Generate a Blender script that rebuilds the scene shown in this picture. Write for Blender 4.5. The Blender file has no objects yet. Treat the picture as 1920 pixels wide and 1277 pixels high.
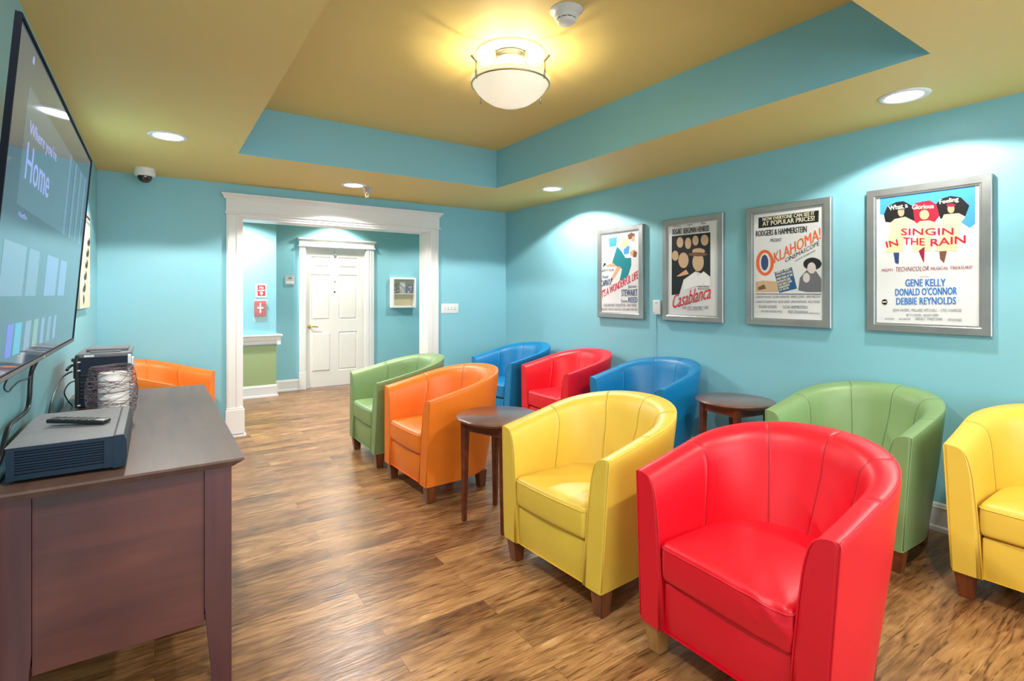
import bpy, bmesh, math, random
from mathutils import Vector, Matrix
PI = math.pi
sc = bpy.context.scene
COL = sc.collection

# ------------------------------------------------------------------ camera
W, D, XL, HC, HT = 3.783, 5.717, -0.407, 2.44, 2.817      # right wall, back wall, left wall, soffit, tray ceiling
cam_d = bpy.data.cameras.new('camera'); cam = bpy.data.objects.new('camera', cam_d); COL.objects.link(cam)
cam.location = (0, 0, 1.3746); cam.rotation_euler = (PI/2, 0, -0.5963)
cam_d.sensor_width = 36; cam_d.sensor_fit = 'HORIZONTAL'
cam_d.lens = 986.62/1920*36; cam_d.shift_y = -86.4/1920; cam_d.clip_start = .02
sc.camera = cam

# ------------------------------------------------------------------ world, lights, exposure
wd = bpy.data.worlds.new('world'); sc.world = wd; wd.use_nodes = True
bg = wd.node_tree.nodes['Background']; bg.inputs[0].default_value = (0.86, 0.93, 1.0, 1); bg.inputs[1].default_value = .7
sc.view_settings.view_transform = 'Standard'; sc.view_settings.look = 'None'
sc.view_settings.gamma = 1; sc.view_settings.use_curve_mapping = False
sc.view_settings.exposure = 0.88

def lamp(name, typ, loc, power, color=(1, 1, 1), rot=(0, 0, 0), **kw):
    d = bpy.data.lights.new(name, typ); d.energy = power; d.color = color
    for k, v in kw.items(): setattr(d, k, v)
    o = bpy.data.objects.new(name, d); COL.objects.link(o); o.location = loc; o.rotation_euler = rot
    return o
DOWN = [(0.073, 4.226), (1.601, 5.106), (3.313, 4.163), (3.327, 1.155), (0.073, 1.155), (1.70, 0.20)]  # last two are out of view, added to light the near end
for (x, y), pw in zip(DOWN, (80, 80, 72, 44, 70, 80)):
    lamp('downlight_beam', 'SPOT', (x, y, HC-.015), pw, (1.0, .96, .90), spot_size=math.radians(140), spot_blend=.12, shadow_soft_size=.06)
LX, LY = 1.765, 2.617
for k in range(2):
    a = math.radians(-34.2+180*k)
    lamp('bulb_glow', 'POINT', (LX+.095*math.cos(a), LY+.095*math.sin(a), 2.598), 3.2, (1.0, .88, .60), shadow_soft_size=.012)
lamp('hall_beam', 'SPOT', (2.22, 7.72, 2.47), 38, (1, .93, .8), spot_size=math.radians(140), spot_blend=.3, shadow_soft_size=.06)
lamp('hall_beam', 'SPOT', (0.75, 7.1, 2.47), 115, (1, .97, .92), spot_size=math.radians(150), spot_blend=.3, shadow_soft_size=.06)
lamp('hall_beam', 'SPOT', (3.7, 6.9, 2.47), 42, (1, .95, .88), spot_size=math.radians(150), spot_blend=.3, shadow_soft_size=.06)
# added cool fill panel in place of window light, unseen behind the camera
lamp('day_fill', 'AREA', (1.6, -2.6, 1.5), 58, (.86, .93, 1.0), rot=(PI/2, 0, 0), shape='RECTANGLE', size=4.0, size_y=2.0)

# ------------------------------------------------------------------ materials
def nodes(name):
    m = bpy.data.materials.new(name); m.use_nodes = True
    nt = m.node_tree; return m, nt, nt.nodes['Principled BSDF']
def L(nt, a, b): nt.links.new(a, b)
def mat(name, col, rough=.5, metal=0, bump=0, bscale=40, spec=.5, emit=None, estr=0, var=0, vscale=3, alpha=1, coat=0, trans=0):
    m, nt, p = nodes(name)
    p.inputs['Base Color'].default_value = (*col, 1); p.inputs['Roughness'].default_value = rough
    p.inputs['Metallic'].default_value = metal; p.inputs['Specular IOR Level'].default_value = spec
    p.inputs['Coat Weight'].default_value = coat; p.inputs['Alpha'].default_value = alpha
    p.inputs['Transmission Weight'].default_value = trans
    if emit: p.inputs['Emission Color'].default_value = (*emit, 1); p.inputs['Emission Strength'].default_value = estr
    tc = nt.nodes.new('ShaderNodeTexCoord')
    if bump:
        n = nt.nodes.new('ShaderNodeTexNoise'); n.inputs['Scale'].default_value = bscale; n.inputs['Detail'].default_value = 5
        b = nt.nodes.new('ShaderNodeBump'); b.inputs['Strength'].default_value = bump; b.inputs['Distance'].default_value = .01
        L(nt, tc.outputs['Object'], n.inputs['Vector']); L(nt, n.outputs[0], b.inputs['Height']); L(nt, b.outputs[0], p.inputs['Normal'])
    if var:
        n = nt.nodes.new('ShaderNodeTexNoise'); n.inputs['Scale'].default_value = vscale; n.inputs['Detail'].default_value = 3
        r = nt.nodes.new('ShaderNodeValToRGB'); r.color_ramp.elements[0].position = .3; r.color_ramp.elements[1].position = .7
        r.color_ramp.elements[0].color = (*[c*(1-var) for c in col], 1); r.color_ramp.elements[1].color = (*[min(1, c*(1+var)) for c in col], 1)
        L(nt, tc.outputs['Object'], n.inputs['Vector']); L(nt, n.outputs[0], r.inputs[0]); L(nt, r.outputs[0], p.inputs['Base Color'])
    return m
def wood(name, c0, c1, scale, rough=.35, coat=.0, axis=2, blotch=.35):
    m, nt, p = nodes(name)
    tc = nt.nodes.new('ShaderNodeTexCoord'); mp = nt.nodes.new('ShaderNodeMapping')
    s = [scale]*3; s[axis] = scale*.08; mp.inputs['Scale'].default_value = s
    n = nt.nodes.new('ShaderNodeTexNoise'); n.inputs['Scale'].default_value = 1; n.inputs['Detail'].default_value = 7; n.inputs['Distortion'].default_value = .6
    n2 = nt.nodes.new('ShaderNodeTexNoise'); n2.inputs['Scale'].default_value = 3; n2.inputs['Detail'].default_value = 3
    mx = nt.nodes.new('ShaderNodeMix'); mx.inputs[0].default_value = blotch
    r = nt.nodes.new('ShaderNodeValToRGB'); r.color_ramp.elements[0].position = .32; r.color_ramp.elements[1].position = .68
    r.color_ramp.elements[0].color = (*c0, 1); r.color_ramp.elements[1].color = (*c1, 1)
    L(nt, tc.outputs['Object'], mp.inputs[0]); L(nt, mp.outputs[0], n.inputs['Vector']); L(nt, tc.outputs['Object'], n2.inputs['Vector'])
    L(nt, n.outputs[0], mx.inputs[2]); L(nt, n2.outputs[0], mx.inputs[3]); L(nt, mx.outputs[0], r.inputs[0]); L(nt, r.outputs[0], p.inputs['Base Color'])
    p.inputs['Roughness'].default_value = rough; p.inputs['Coat Weight'].default_value = coat; p.inputs['Coat Roughness'].default_value = .15
    return m
def floor_mat():
    m, nt, p = nodes('wood_plank_floor')
    N = nt.nodes.new
    tc = N('ShaderNodeTexCoord')
    br = N('ShaderNodeTexBrick'); br.inputs['Scale'].default_value = 1
    br.inputs['Brick Width'].default_value = 1.22; br.inputs['Row Height'].default_value = .127
    br.inputs['Mortar Size'].default_value = .0012; br.inputs['Mortar Smooth'].default_value = .2
    br.offset = .37; br.offset_frequency = 2; br.inputs['Color1'].default_value = (0, 0, 0, 1); br.inputs['Color2'].default_value = (1, 1, 1, 1); br.inputs['Mortar'].default_value = (.5, .5, .5, 1)
    L(nt, tc.outputs['Object'], br.inputs['Vector'])
    # every plank shifts the grain so that it does not run on into the next one
    sep = N('ShaderNodeSeparateColor'); L(nt, br.outputs['Color'], sep.inputs[0])
    off = N('ShaderNodeCombineXYZ'); ml = N('ShaderNodeMath'); ml.operation = 'MULTIPLY'; ml.inputs[1].default_value = 37
    L(nt, sep.outputs[0], ml.inputs[0]); L(nt, ml.outputs[0], off.inputs[2]); L(nt, ml.outputs[0], off.inputs[0])
    ad = N('ShaderNodeVectorMath'); L(nt, tc.outputs['Object'], ad.inputs[0]); L(nt, off.outputs[0], ad.inputs[1])
    def noise(sx, sy, det, dist, sc_=1):
        mp = N('ShaderNodeMapping'); mp.inputs['Scale'].default_value = (sx, sy, 1); L(nt, ad.outputs[0], mp.inputs[0])
        n = N('ShaderNodeTexNoise'); n.inputs['Scale'].default_value = sc_; n.inputs['Detail'].default_value = det; n.inputs['Distortion'].default_value = dist
        L(nt, mp.outputs[0], n.inputs['Vector']); return n
    fig = noise(3.2, 14, 6, 2.2); grain = noise(6, 70, 5, .8); tone = noise(1.1, 2.6, 2, .3); scrape = noise(4.2, 46, 9, 1.6)
    r1 = N('ShaderNodeValToRGB'); e = r1.color_ramp.elements
    e[0].position = .31; e[0].color = FLOORC[0]; e[1].position = .70; e[1].color = FLOORC[3]
    a = e.new(.43); a.color = FLOORC[1]; a = e.new(.58); a.color = FLOORC[2]
    mx = N('ShaderNodeMix'); mx.inputs[0].default_value = .5; L(nt, fig.outputs[0], mx.inputs[2]); L(nt, tone.outputs[0], mx.inputs[3])
    mb = N('ShaderNodeMix'); mb.inputs[0].default_value = .22; L(nt, mx.outputs[0], mb.inputs[2]); L(nt, grain.outputs[0], mb.inputs[3])
    pl = N('ShaderNodeMath'); pl.operation = 'MULTIPLY_ADD'; pl.inputs[1].default_value = .06; L(nt, sep.outputs[0], pl.inputs[0]); 
    sb = N('ShaderNodeMath'); sb.operation = 'SUBTRACT'; sb.inputs[1].default_value = .045; L(nt, mb.outputs[0], sb.inputs[0]); L(nt, sb.outputs[0], pl.inputs[2])
    L(nt, pl.outputs[0], r1.inputs[0])
    r2 = N('ShaderNodeValToRGB'); r2.color_ramp.elements[0].position = .565; r2.color_ramp.elements[0].color = (1, 1, 1, 1); r2.color_ramp.elements[1].position = .655; r2.color_ramp.elements[1].color = (.42, .34, .27, 1)
    L(nt, scrape.outputs[0], r2.inputs[0])
    mu = N('ShaderNodeMix'); mu.data_type = 'RGBA'; mu.blend_type = 'MULTIPLY'; mu.inputs[0].default_value = 1
    L(nt, r1.outputs[0], mu.inputs[6]); L(nt, r2.outputs[0], mu.inputs[7])
    mj = N('ShaderNodeMix'); mj.data_type = 'RGBA'; mj.blend_type = 'MULTIPLY'; mj.inputs[7].default_value = (.55, .48, .42, 1)
    L(nt, br.outputs['Fac'], mj.inputs[0]); L(nt, mu.outputs[2], mj.inputs[6]); L(nt, mj.outputs[2], p.inputs['Base Color'])
    p.inputs['Roughness'].default_value = .29; p.inputs['Specular IOR Level'].default_value = .6
    bp = N('ShaderNodeBump'); bp.inputs['Strength'].default_value = .25; bp.inputs['Distance'].default_value = .006
    hh = N('ShaderNodeMath'); hh.operation = 'ADD'; L(nt, scrape.outputs[0], hh.inputs[0]); L(nt, fig.outputs[0], hh.inputs[1])
    L(nt, hh.outputs[0], bp.inputs['Height']); L(nt, bp.outputs[0], p.inputs['Normal'])
    return m
FLOORC = [(.06, .024, .009, 1), (.21, .092, .032, 1), (.44, .225, .086, 1), (.68, .44, .215, 1)]
M = {}
WALLC = (.25, .56, .66)
M['wall'] = mat('teal_wall_paint', WALLC, .42, bump=.04, bscale=160, spec=.4)
M['ceil'] = mat('ochre_ceiling_paint', (.76, .60, .215), .55, bump=.04, bscale=160, spec=.3)
M['green_wall'] = mat('sage_wainscot_paint', (.34, .44, .22), .5)
M['white'] = mat('white_trim_paint', (.80, .80, .80), .32, spec=.5)
M['doorp'] = mat('white_door_paint', (.80, .78, .75), .38)
M['plastic'] = mat('white_plastic', (.78, .79, .80), .35)
M['floor'] = floor_mat()
def leather(name, c): return mat(name, c, .40, bump=.10, bscale=220, spec=.55, var=.04, vscale=5)
LE = {'red': (.74, .003, .018), 'yellow': (.80, .53, .065), 'orange': (.88, .20, .012), 'green': (.21, .335, .135), 'blue': (.0, .19, .45)}
for k, v in LE.items():
    M[k] = leather(k+'_leather', v); M[k+'_thread'] = mat(k+'_thread', tuple(c*.38 for c in v), .6)
M['leg'] = wood('walnut_leg', (.095, .022, .007), (.24, .062, .017), 30, .35, .3)
M['oakleg'] = wood('golden_leg', (.32, .13, .035), (.50, .24, .075), 30, .35, .3)
M['table'] = wood('mahogany_table', (.085, .016, .008), (.20, .045, .020), 26, .30, .5, axis=0)
M['tabletop'] = wood('mahogany_tabletop', (.11, .042, .028), (.20, .085, .058), 20, .28, .5, axis=0)
M['cab'] = wood('espresso_sideboard', (.040, .011, .013), (.130, .037, .029), 16, .34, .3, axis=0, blotch=.55)
M['cableg'] = wood('espresso_leg', (.050, .013, .016), (.090, .027, .026), 18, .34, .3, axis=2)
M['cabtop'] = wood('espresso_top', (.085, .045, .036), (.145, .082, .062), 18, .40, .0, axis=1)
M['black'] = mat('black_plastic', (.012, .014, .018), .35, spec=.5)
M['blackm'] = mat('black_painted_steel', (.004, .016, .034), .42, spec=.3, bump=.05, bscale=300)
M['bezel'] = mat('satin_black_bezel', (.002, .003, .006), .6, spec=.06)
M['greyt'] = mat('dusty_black_lid', (.16, .17, .19), .45, bump=.03, bscale=250, var=.1, vscale=12)
M['steel'] = mat('brushed_steel', (.62, .62, .60), .30, 1, bump=.03, bscale=300)
M['pewter'] = mat('silver_frame', (.36, .37, .37), .38, .7, bump=.03, bscale=120, var=.08, vscale=9)
M['nickel'] = mat('brushed_nickel', (.52, .45, .30), .30, 1)
M['brass'] = mat('polished_brass', (.72, .48, .15), .22, 1)
M['screen'] = mat('dark_glossy_screen', (.012, .016, .024), .045, spec=.9, emit=(.10, .17, .25), estr=.22)
M['glow'] = mat('lit_lens', (1, 1, 1), .5, emit=(1, .98, .94), estr=9)
M['bowl'] = mat('alabaster_bowl', (.85, .80, .70), .35, emit=(1, .86, .62), estr=.30, var=.06, vscale=9)
M['wire'] = mat('dark_brown_wire', (.13, .09, .11), .5)
M['wax'] = mat('white_wax', (.82, .80, .78), .5)
M['clear'] = mat('clear_cover', (.95, .97, .98), .08, alpha=.12, spec=.6)
M['sred'] = mat('sign_red', (.70, .02, .03), .4)
M['dred'] = mat('dull_red_plastic', (.42, .02, .03), .35)
M['swhite'] = mat('sign_white', (.88, .88, .88), .45)
M['cream'] = mat('cream_board', (.72, .66, .50), .6)
M['tan'] = mat('tan_board', (.62, .50, .26), .6)
M['dgrey'] = mat('charcoal', (.05, .055, .06), .55)
M['mgrey'] = mat('mid_grey', (.30, .31, .33), .55)
M['glassdark'] = mat('smoked_dome', (.015, .012, .012), .06, spec=.8)
M['signgrey'] = mat('silver_grey_sign', (.55, .56, .58), .4)
INK = {'gry': (.16, .16, .18), 'nvy': (.04, .07, .20), 'red': (.72, .02, .05), 'drd': (.32, .02, .06), 'blk': (.016, .016, .018), 'crm': (.85, .80, .58), 'org': (.84, .14, .03),
       'blu': (.03, .18, .55), 'sky': (.07, .34, .74), 'lim': (.66, .72, .38), 'tea': (.02, .23, .28), 'brn': (.20, .09, .05), 'skn': (.74, .38, .22), 'tan': (.62, .42, .26), 'wht': (.86, .86, .86),
       'blb': (.025, .11, .28), 'skl': (.70, .62, .60), 'cot': (.80, .68, .40), 'ylw': (.84, .66, .26), 'pap': (.74, .745, .76)}
for k, v in INK.items(): M['ink_'+k] = mat('ink_'+k, v, .35, spec=.4)
def glowmat(n, c, s): return mat('screen_'+n, (.01, .012, .016), .05, spec=.9, emit=c, estr=s)
UI = {'banner': ((.13, .24, .33), .30), 'strip': ((.16, .28, .42), .36), 'text': ((.36, .42, .95), .42), 'card': ((.26, .36, .52), .28), 'cardb': ((.24, .33, .62), .34), 'pur': ((.16, .14, .85), .36), 'cya': ((.08, .50, .75), .34), 'whi': ((.32, .42, .62), .28), 'lim': ((.28, .42, .35), .34)}
for k, (c, s) in UI.items(): M['ui_'+k] = glowmat(k, c, s)

# ------------------------------------------------------------------ mesh helpers
def rootloc(o):
    while o.parent: o = o.parent
    return Vector(o.location)
class MB:
    def __init__(s): s.v = []; s.f = []; s.m = []; s.sm = []
    def add(s, vs, fs, mi=0, smooth=False):
        b = len(s.v); s.v += [tuple(v) for v in vs]; s.f += [tuple(i+b for i in f) for f in fs]
        s.m += [mi]*len(fs); s.sm += [smooth]*len(fs); return s
    def bm(s, bm, mi=0, smooth=False):
        bm.verts.index_update(); s.add([v.co for v in bm.verts], [[v.index for v in f.verts] for f in bm.faces], mi, smooth); bm.free(); return s
    def box(s, x0, x1, y0, y1, z0, z1, mi=0, bev=0, seg=2, mtx=None):
        bm = bmesh.new(); bmesh.ops.create_cube(bm, size=1)
        for v in bm.verts: v.co = Vector(((x0+x1)/2+v.co.x*(x1-x0), (y0+y1)/2+v.co.y*(y1-y0), (z0+z1)/2+v.co.z*(z1-z0)))
        if bev: bmesh.ops.bevel(bm, geom=bm.edges[:], offset=bev, segments=seg, affect='EDGES', profile=.5)
        if mtx: bmesh.ops.transform(bm, matrix=mtx, verts=bm.verts)
        return s.bm(bm, mi, bool(bev) and seg > 2)
    def lathe(s, prof, cx=0, cy=0, cz=0, n=32, mi=0, smooth=True, cap=True):
        vs = []; fs = []
        for r, z in prof:
            for k in range(n): a = 2*PI*k/n; vs.append((cx+r*math.cos(a), cy+r*math.sin(a), cz+z))
        for i in range(len(prof)-1):
            for k in range(n): fs.append((i*n+k, i*n+(k+1) % n, (i+1)*n+(k+1) % n, (i+1)*n+k))
        if cap:
            if prof[0][0] > 1e-4: fs.append(tuple(reversed(range(n))))
            if prof[-1][0] > 1e-4: fs.append(tuple((len(prof)-1)*n+k for k in range(n)))
        return s.add(vs, fs, mi, smooth)
    def tube(s, pts, r, n=8, mi=0, closed=False):
        pts = [Vector(p) for p in pts]; N = len(pts); vs = []; fs = []; up = None
        for i, p in enumerate(pts):
            if closed: t = pts[(i+1) % N]-pts[i-1]
            else: t = pts[min(i+1, N-1)]-pts[max(i-1, 0)]
            t.normalize()
            if up is None: up = Vector((0, 0, 1)) if abs(t.z) < .9 else Vector((1, 0, 0))
            a = t.cross(up)
            if a.length < 1e-5: a = t.cross(Vector((1, .3, .2)))
            a.normalize(); b = a.cross(t); b.normalize(); up = b
            rr = r[i] if isinstance(r, (list, tuple)) else r
            for k in range(n): q = 2*PI*k/n; vs.append(p+a*(rr*math.cos(q))+b*(rr*math.sin(q)))
        for i in range(N if closed else N-1):
            j = (i+1) % N
            for k in range(n): fs.append((i*n+k, i*n+(k+1) % n, j*n+(k+1) % n, j*n+k))
        if not closed: fs += [tuple(reversed(range(n))), tuple((N-1)*n+k for k in range(n))]
        return s.add(vs, fs, mi, True)
    def prism(s, poly, o, ax, ay, an, h0, h1, mi=0, smooth=False):
        o, ax, ay, an = Vector(o), Vector(ax), Vector(ay), Vector(an); n = len(poly)
        vs = [o+ax*x+ay*y+an*h0 for x, y in poly]+[o+ax*x+ay*y+an*h1 for x, y in poly]
        fs = [tuple(reversed(range(n))), tuple(range(n, 2*n))]+[(i, (i+1) % n, n+(i+1) % n, n+i) for i in range(n)]
        return s.add(vs, fs, mi, smooth)
    def taper(s, cx, cy, z0, z1, a0, a1, b0=None, b1=None, c1=None, mi=0, bev=.003):
        # square post: half width a0 at z0 and a1 at z1; the top centre may move to c1
        b0 = b0 or a0; b1 = b1 or a1; c1 = c1 or (cx, cy)
        bm = bmesh.new(); vs = [bm.verts.new((cx+i*a0, cy+j*b0, z0)) for i, j in ((-1, -1), (1, -1), (1, 1), (-1, 1))]
        vt = [bm.verts.new((c1[0]+i*a1, c1[1]+j*b1, z1)) for i, j in ((-1, -1), (1, -1), (1, 1), (-1, 1))]
        bm.faces.new(vs[::-1]); bm.faces.new(vt)
        for i in range(4): bm.faces.new((vs[i], vs[(i+1) % 4], vt[(i+1) % 4], vt[i]))
        if bev: bmesh.ops.bevel(bm, geom=bm.edges[:], offset=bev, segments=2, affect='EDGES')
        return s.bm(bm, mi)
    def build(s, name, mats, parent=None, fix=False):
        me = bpy.data.meshes.new(name)
        off = rootloc(parent) if parent else Vector((0, 0, 0))
        me.from_pydata([Vector(v)-off for v in s.v], [], s.f)
        for m in (mats if isinstance(mats, (list, tuple)) else [mats]): me.materials.append(m)
        me.polygons.foreach_set('material_index', s.m); me.polygons.foreach_set('use_smooth', s.sm)
        if fix:
            bm = bmesh.new(); bm.from_mesh(me); bmesh.ops.recalc_face_normals(bm, faces=bm.faces[:]); bm.to_mesh(me); bm.free()
        me.update()
        o = bpy.data.objects.new(name, me); COL.objects.link(o)
        if parent: o.parent = parent
        return o
def tag(o, label=None, cat=None, group=None, kind=None):
    if label: o['label'] = label
    if cat: o['category'] = cat
    if group: o['group'] = group
    if kind: o['kind'] = kind
    return o
def thing(name, label, cat, loc=(0, 0, 0), group=None, kind=None):
    o = bpy.data.objects.new(name, None); o.empty_display_size = .1; COL.objects.link(o); o.location = loc
    return tag(o, label, cat, group, kind)
def struct(name, mb, mats, parent=None, label=None, cat=None, fix=False):
    o = mb.build(name, mats, parent, fix); o['kind'] = 'structure'
    return tag(o, label, cat)
def dup(root, loc, rz=None, label=None, swap=None):
    r = root.copy(); COL.objects.link(r); r.location = loc
    if rz is not None: r.rotation_euler = (0, 0, rz)
    if label: r['label'] = label
    def rec(src, dst):
        for ch in list(src.children):
            c = ch.copy(); COL.objects.link(c); c.parent = dst
            if swap and ch.type == 'MESH' and any(m.name in swap for m in ch.data.materials):
                c.data = ch.data.copy()
                for i, m in enumerate(c.data.materials):
                    if m.name in swap: c.data.materials[i] = swap[m.name]
            rec(ch, c)
    rec(root, r)
    return r
# lettering: outlines of Blender's own font, fitted to a parallelogram (origin, right edge, up edge)
_txt = {}
def glyphs(t, bold=0.0):
    if (t, bold) in _txt: return _txt[(t, bold)]
    c = bpy.data.curves.new('lettering', 'FONT'); c.body = t; c.offset = bold; c.resolution_u = 2
    o = bpy.data.objects.new('lettering', c); COL.objects.link(o)
    dg = bpy.context.evaluated_depsgraph_get(); dg.update(); me = o.evaluated_get(dg).to_mesh()
    vs = [v.co.copy() for v in me.vertices]; fs = [tuple(p.vertices) for p in me.polygons]
    o.evaluated_get(dg).to_mesh_clear(); bpy.data.objects.remove(o); bpy.data.curves.remove(c)
    x0 = min(v.x for v in vs); x1 = max(v.x for v in vs); y0 = min(v.y for v in vs); y1 = max(v.y for v in vs)
    _txt[(t, bold)] = ([((v.x-x0)/(x1-x0), (v.y-y0)/(y1-y0)) for v in vs], fs); return _txt[(t, bold)]
def text(mb, t, P0, R, U, mi=0, bold=0.0):
    vs, fs = glyphs(t); P0, R, U = Vector(P0), Vector(R), Vector(U); k = min(bold*U.length, .0010)/R.length
    N = R.cross(U).normalized()
    for i, d in enumerate((-k, k) if bold else (0,)):           # heavier strokes: the outline twice, a hair apart
        mb.add([P0+R*(x*(1-2*k)+k+d)+U*y+N*(.00005*i) for x, y in vs], fs, mi)

# ------------------------------------------------------------------ the room
struct('floor', MB().box(-2.2, 4.9, -3.2, 8.3, -.1, 0), M['floor'])
struct('wall_right', MB().box(W, W+.15, -3.2, D, 0, HT+.1), M['wall'])
struct('wall_left', MB().box(XL-.15, XL, -3.2, D, 0, HT+.1), M['wall'])
OX0, OX1, OZ = .69, 2.682, 2.128           # clear opening to the hall before its lining
struct('wall_back', MB().box(-2.2, OX0, D, D+.22, 0, HT+.1).box(OX1, 4.9, D, D+.22, 0, HT+.1).box(OX0, OX1, D, D+.22, OZ, HT+.1), M['wall'])
TX0, TX1, TY0, TY1 = .52, 2.838, .886, 4.462
cb = MB()
def slab(x0, x1, y0, y1, inner):
    cb.add([(x0, y0, HC), (x1, y0, HC), (x1, y1, HC), (x0, y1, HC)], [(3, 2, 1, 0)], 0)
slab(XL-.1, TX0, -3.2, D, 0); slab(TX1, W+.1, -3.2, D, 0); slab(TX0, TX1, -3.2, TY0, 0); slab(TX0, TX1, TY1, D, 0)
cb.add([(TX0, TY0, HT), (TX1, TY0, HT), (TX1, TY1, HT), (TX0, TY1, HT)], [(3, 2, 1, 0)], 0)
q = [(TX0, TY0), (TX1, TY0), (TX1, TY1), (TX0, TY1)]
for i in range(4):
    a, b = q[i], q[(i+1) % 4]
    cb.add([(*a, HC), (*b, HC), (*b, HT), (*a, HT)], [(0, 1, 2, 3)], 1)
cb.box(XL-.15, W+.15, -3.2, D, HT+.02, HT+.1, 0)
struct('ceiling', cb, [M['ceil'], M['wall']])
# hall beyond the cased opening
struct('wall_hall_left', MB().box(-2.2, 1.36, 7.69, 8.25, .69, 2.6).box(-2.2, 1.36, 7.69, 8.25, 0, .69, 1), [M['wall'], M['green_wall']])
struct('wall_hall_back', MB().box(1.36, 1.80, 8.0, 8.25, 0, 2.6).box(2.70, 4.9, 8.0, 8.25, 0, 2.6).box(1.80, 2.70, 8.0, 8.25, 2.045, 2.6), M['wall'])
struct('wall_hall_end', MB().box(4.5, 4.65, D+.22, 8.0, 0, 2.6), M['wall'])
struct('wall_hall_west', MB().box(-2.2, -2.05, D+.22, 7.69, 0, 2.6), M['wall'])
struct('ceiling_hall', MB().box(-2.2, 4.9, D+.22, 8.25, 2.5, 2.6), M['ceil'])
# rail and baseboards
def prof_x(mb, x0, x1, y, prof, sgn=-1):      # profile (out from wall, z) swept along x
    vs = [(x0, y+sgn*o, z) for o, z in prof]+[(x1, y+sgn*o, z) for o, z in prof]; n = len(prof)
    mb.add(vs, [(i, i+1, n+i+1, n+i) for i in range(n-1)]+[tuple(range(n)), tuple(range(n, 2*n))])
def prof_y(mb, y0, y1, x, prof, sgn=-1):
    vs = [(x+sgn*o, y0, z) for o, z in prof]+[(x+sgn*o, y1, z) for o, z in prof]; n = len(prof)
    mb.add(vs, [(i, i+1, n+i+1, n+i) for i in range(n-1)]+[tuple(range(n)), tuple(range(n, 2*n))])
BASE = [(0, .16), (.006, .16), (.010, .15), (.010, .142), (.014, .138), (.014, .128), (.010, .126), (.012, .122), (.012, .03), (.024, .022), (.026, 0), (0, 0)]
m = MB(); prof_y(m, -3.2, D, W, BASE); struct('baseboard_right', m, M['white'])
m = MB(); prof_x(m, OX1+.14, W, D, BASE); prof_x(m, XL, .56, D, BASE); struct('baseboard_back', m, M['white'])
m = MB(); prof_y(m, -3.2, D, XL, BASE, 1); struct('baseboard_left', m, M['white'])
m = MB(); prof_x(m, -2.0, 1.362, 7.69, BASE); prof_x(m, 1.36, 1.715, 8.0, BASE); prof_x(m, 2.82, 4.5, 8.0, BASE)
m.box(1.36, 1.374, 7.676, 8.0, .02, .16).box(1.36, 1.386, 7.664, 8.0, 0, .022); struct('baseboard_hall', m, M['white'])
m = MB(); prof_x(m, -2.0, 1.41, 7.69, [(0, .835), (.07, .835), (.075, .825), (.07, .815), (.058, .812), (.055, .79), (.05, .765), (.04, .745), (.036, .72), (.028, .705), (.0, .70)])
m.box(1.36, 1.43, 7.62, 8.0, .812, .835).box(1.36, 1.41, 7.64, 8.0, .70, .812); struct('trim_1', m, M['white'], label='white moulded chair rail above the sage green hall wainscot', cat='chair rail', fix=True)
# cased opening
t = MB(); y0 = D-.022
t.box(.565, .68, y0, D, .27, 2.15, bev=.003); t.box(2.692, 2.808, y0, D, .27, 2.15, bev=.003)
for a, b in ((.575, .60), (2.702, 2.727)): t.box(a, b, y0-.004, y0+.002, .27, 2.15, bev=.002)
t.box(.65, .67, y0-.004, y0+.002, .27, 2.15, bev=.002); t.box(2.777, 2.797, y0-.004, y0+.002, .27, 2.15, bev=.002)
t.box(.68, OX0+.02, D-.008, D+.23, 0, 2.15).box(OX1-.012, 2.692, D-.008, D+.23, 0, 2.15)           # jambs
t.box(.712, 2.668, D-.006, D+.228, 2.108, 2.15)                                                  # head
t.box(.68, 2.692, y0, D, 2.128, 2.15)
for x0, x1 in ((.55, .727), (2.64, 2.822)):                                                   # plinths
    t.box(x0+.006, x1-.006, D-.036, D, .03, .262, bev=.004); t.box(x0+.012, x1-.012, D-.03, D, .25, .285, bev=.008)
    t.box(x0-.006, x1+.008, D-.05, D+.23 if x0 < 1 else D+.23, 0, .022, bev=.003)
t.box(.706, .722, D-.02, D+.24, .02, .26).box(2.648, 2.672, D-.02, D+.24, .02, .26)
t.box(.562, 2.812, D-.03, D, 2.165, 2.30)                                                      # frieze
t.box(.548, 2.826, D-.044, D, 2.15, 2.168, bev=.006)
vs = []
for o, z in ((.03, 2.292), (.036, 2.300), (.040, 2.312), (.050, 2.322), (.060, 2.33), (.060, 2.345), (.0, 2.345)):
    vs += [(.562-o+.03-.012, D-o, z), (2.812+o-.03+.012, D-o, z)]
t.add(vs, [(2*i, 2*i+1, 2*i+3, 2*i+2) for i in range(6)]); n = len(vs)
t.add([vs[2*i] for i in range(7)]+[(.55, D, 2.292)], [tuple(range(8))]); t.add([vs[2*i+1] for i in range(7)]+[(2.824, D, 2.292)], [tuple(range(8))])
struct('trim_2', t, M['white'], label='wide white cased opening with crown header leading to the hall', cat='door trim', fix=True)
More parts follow.
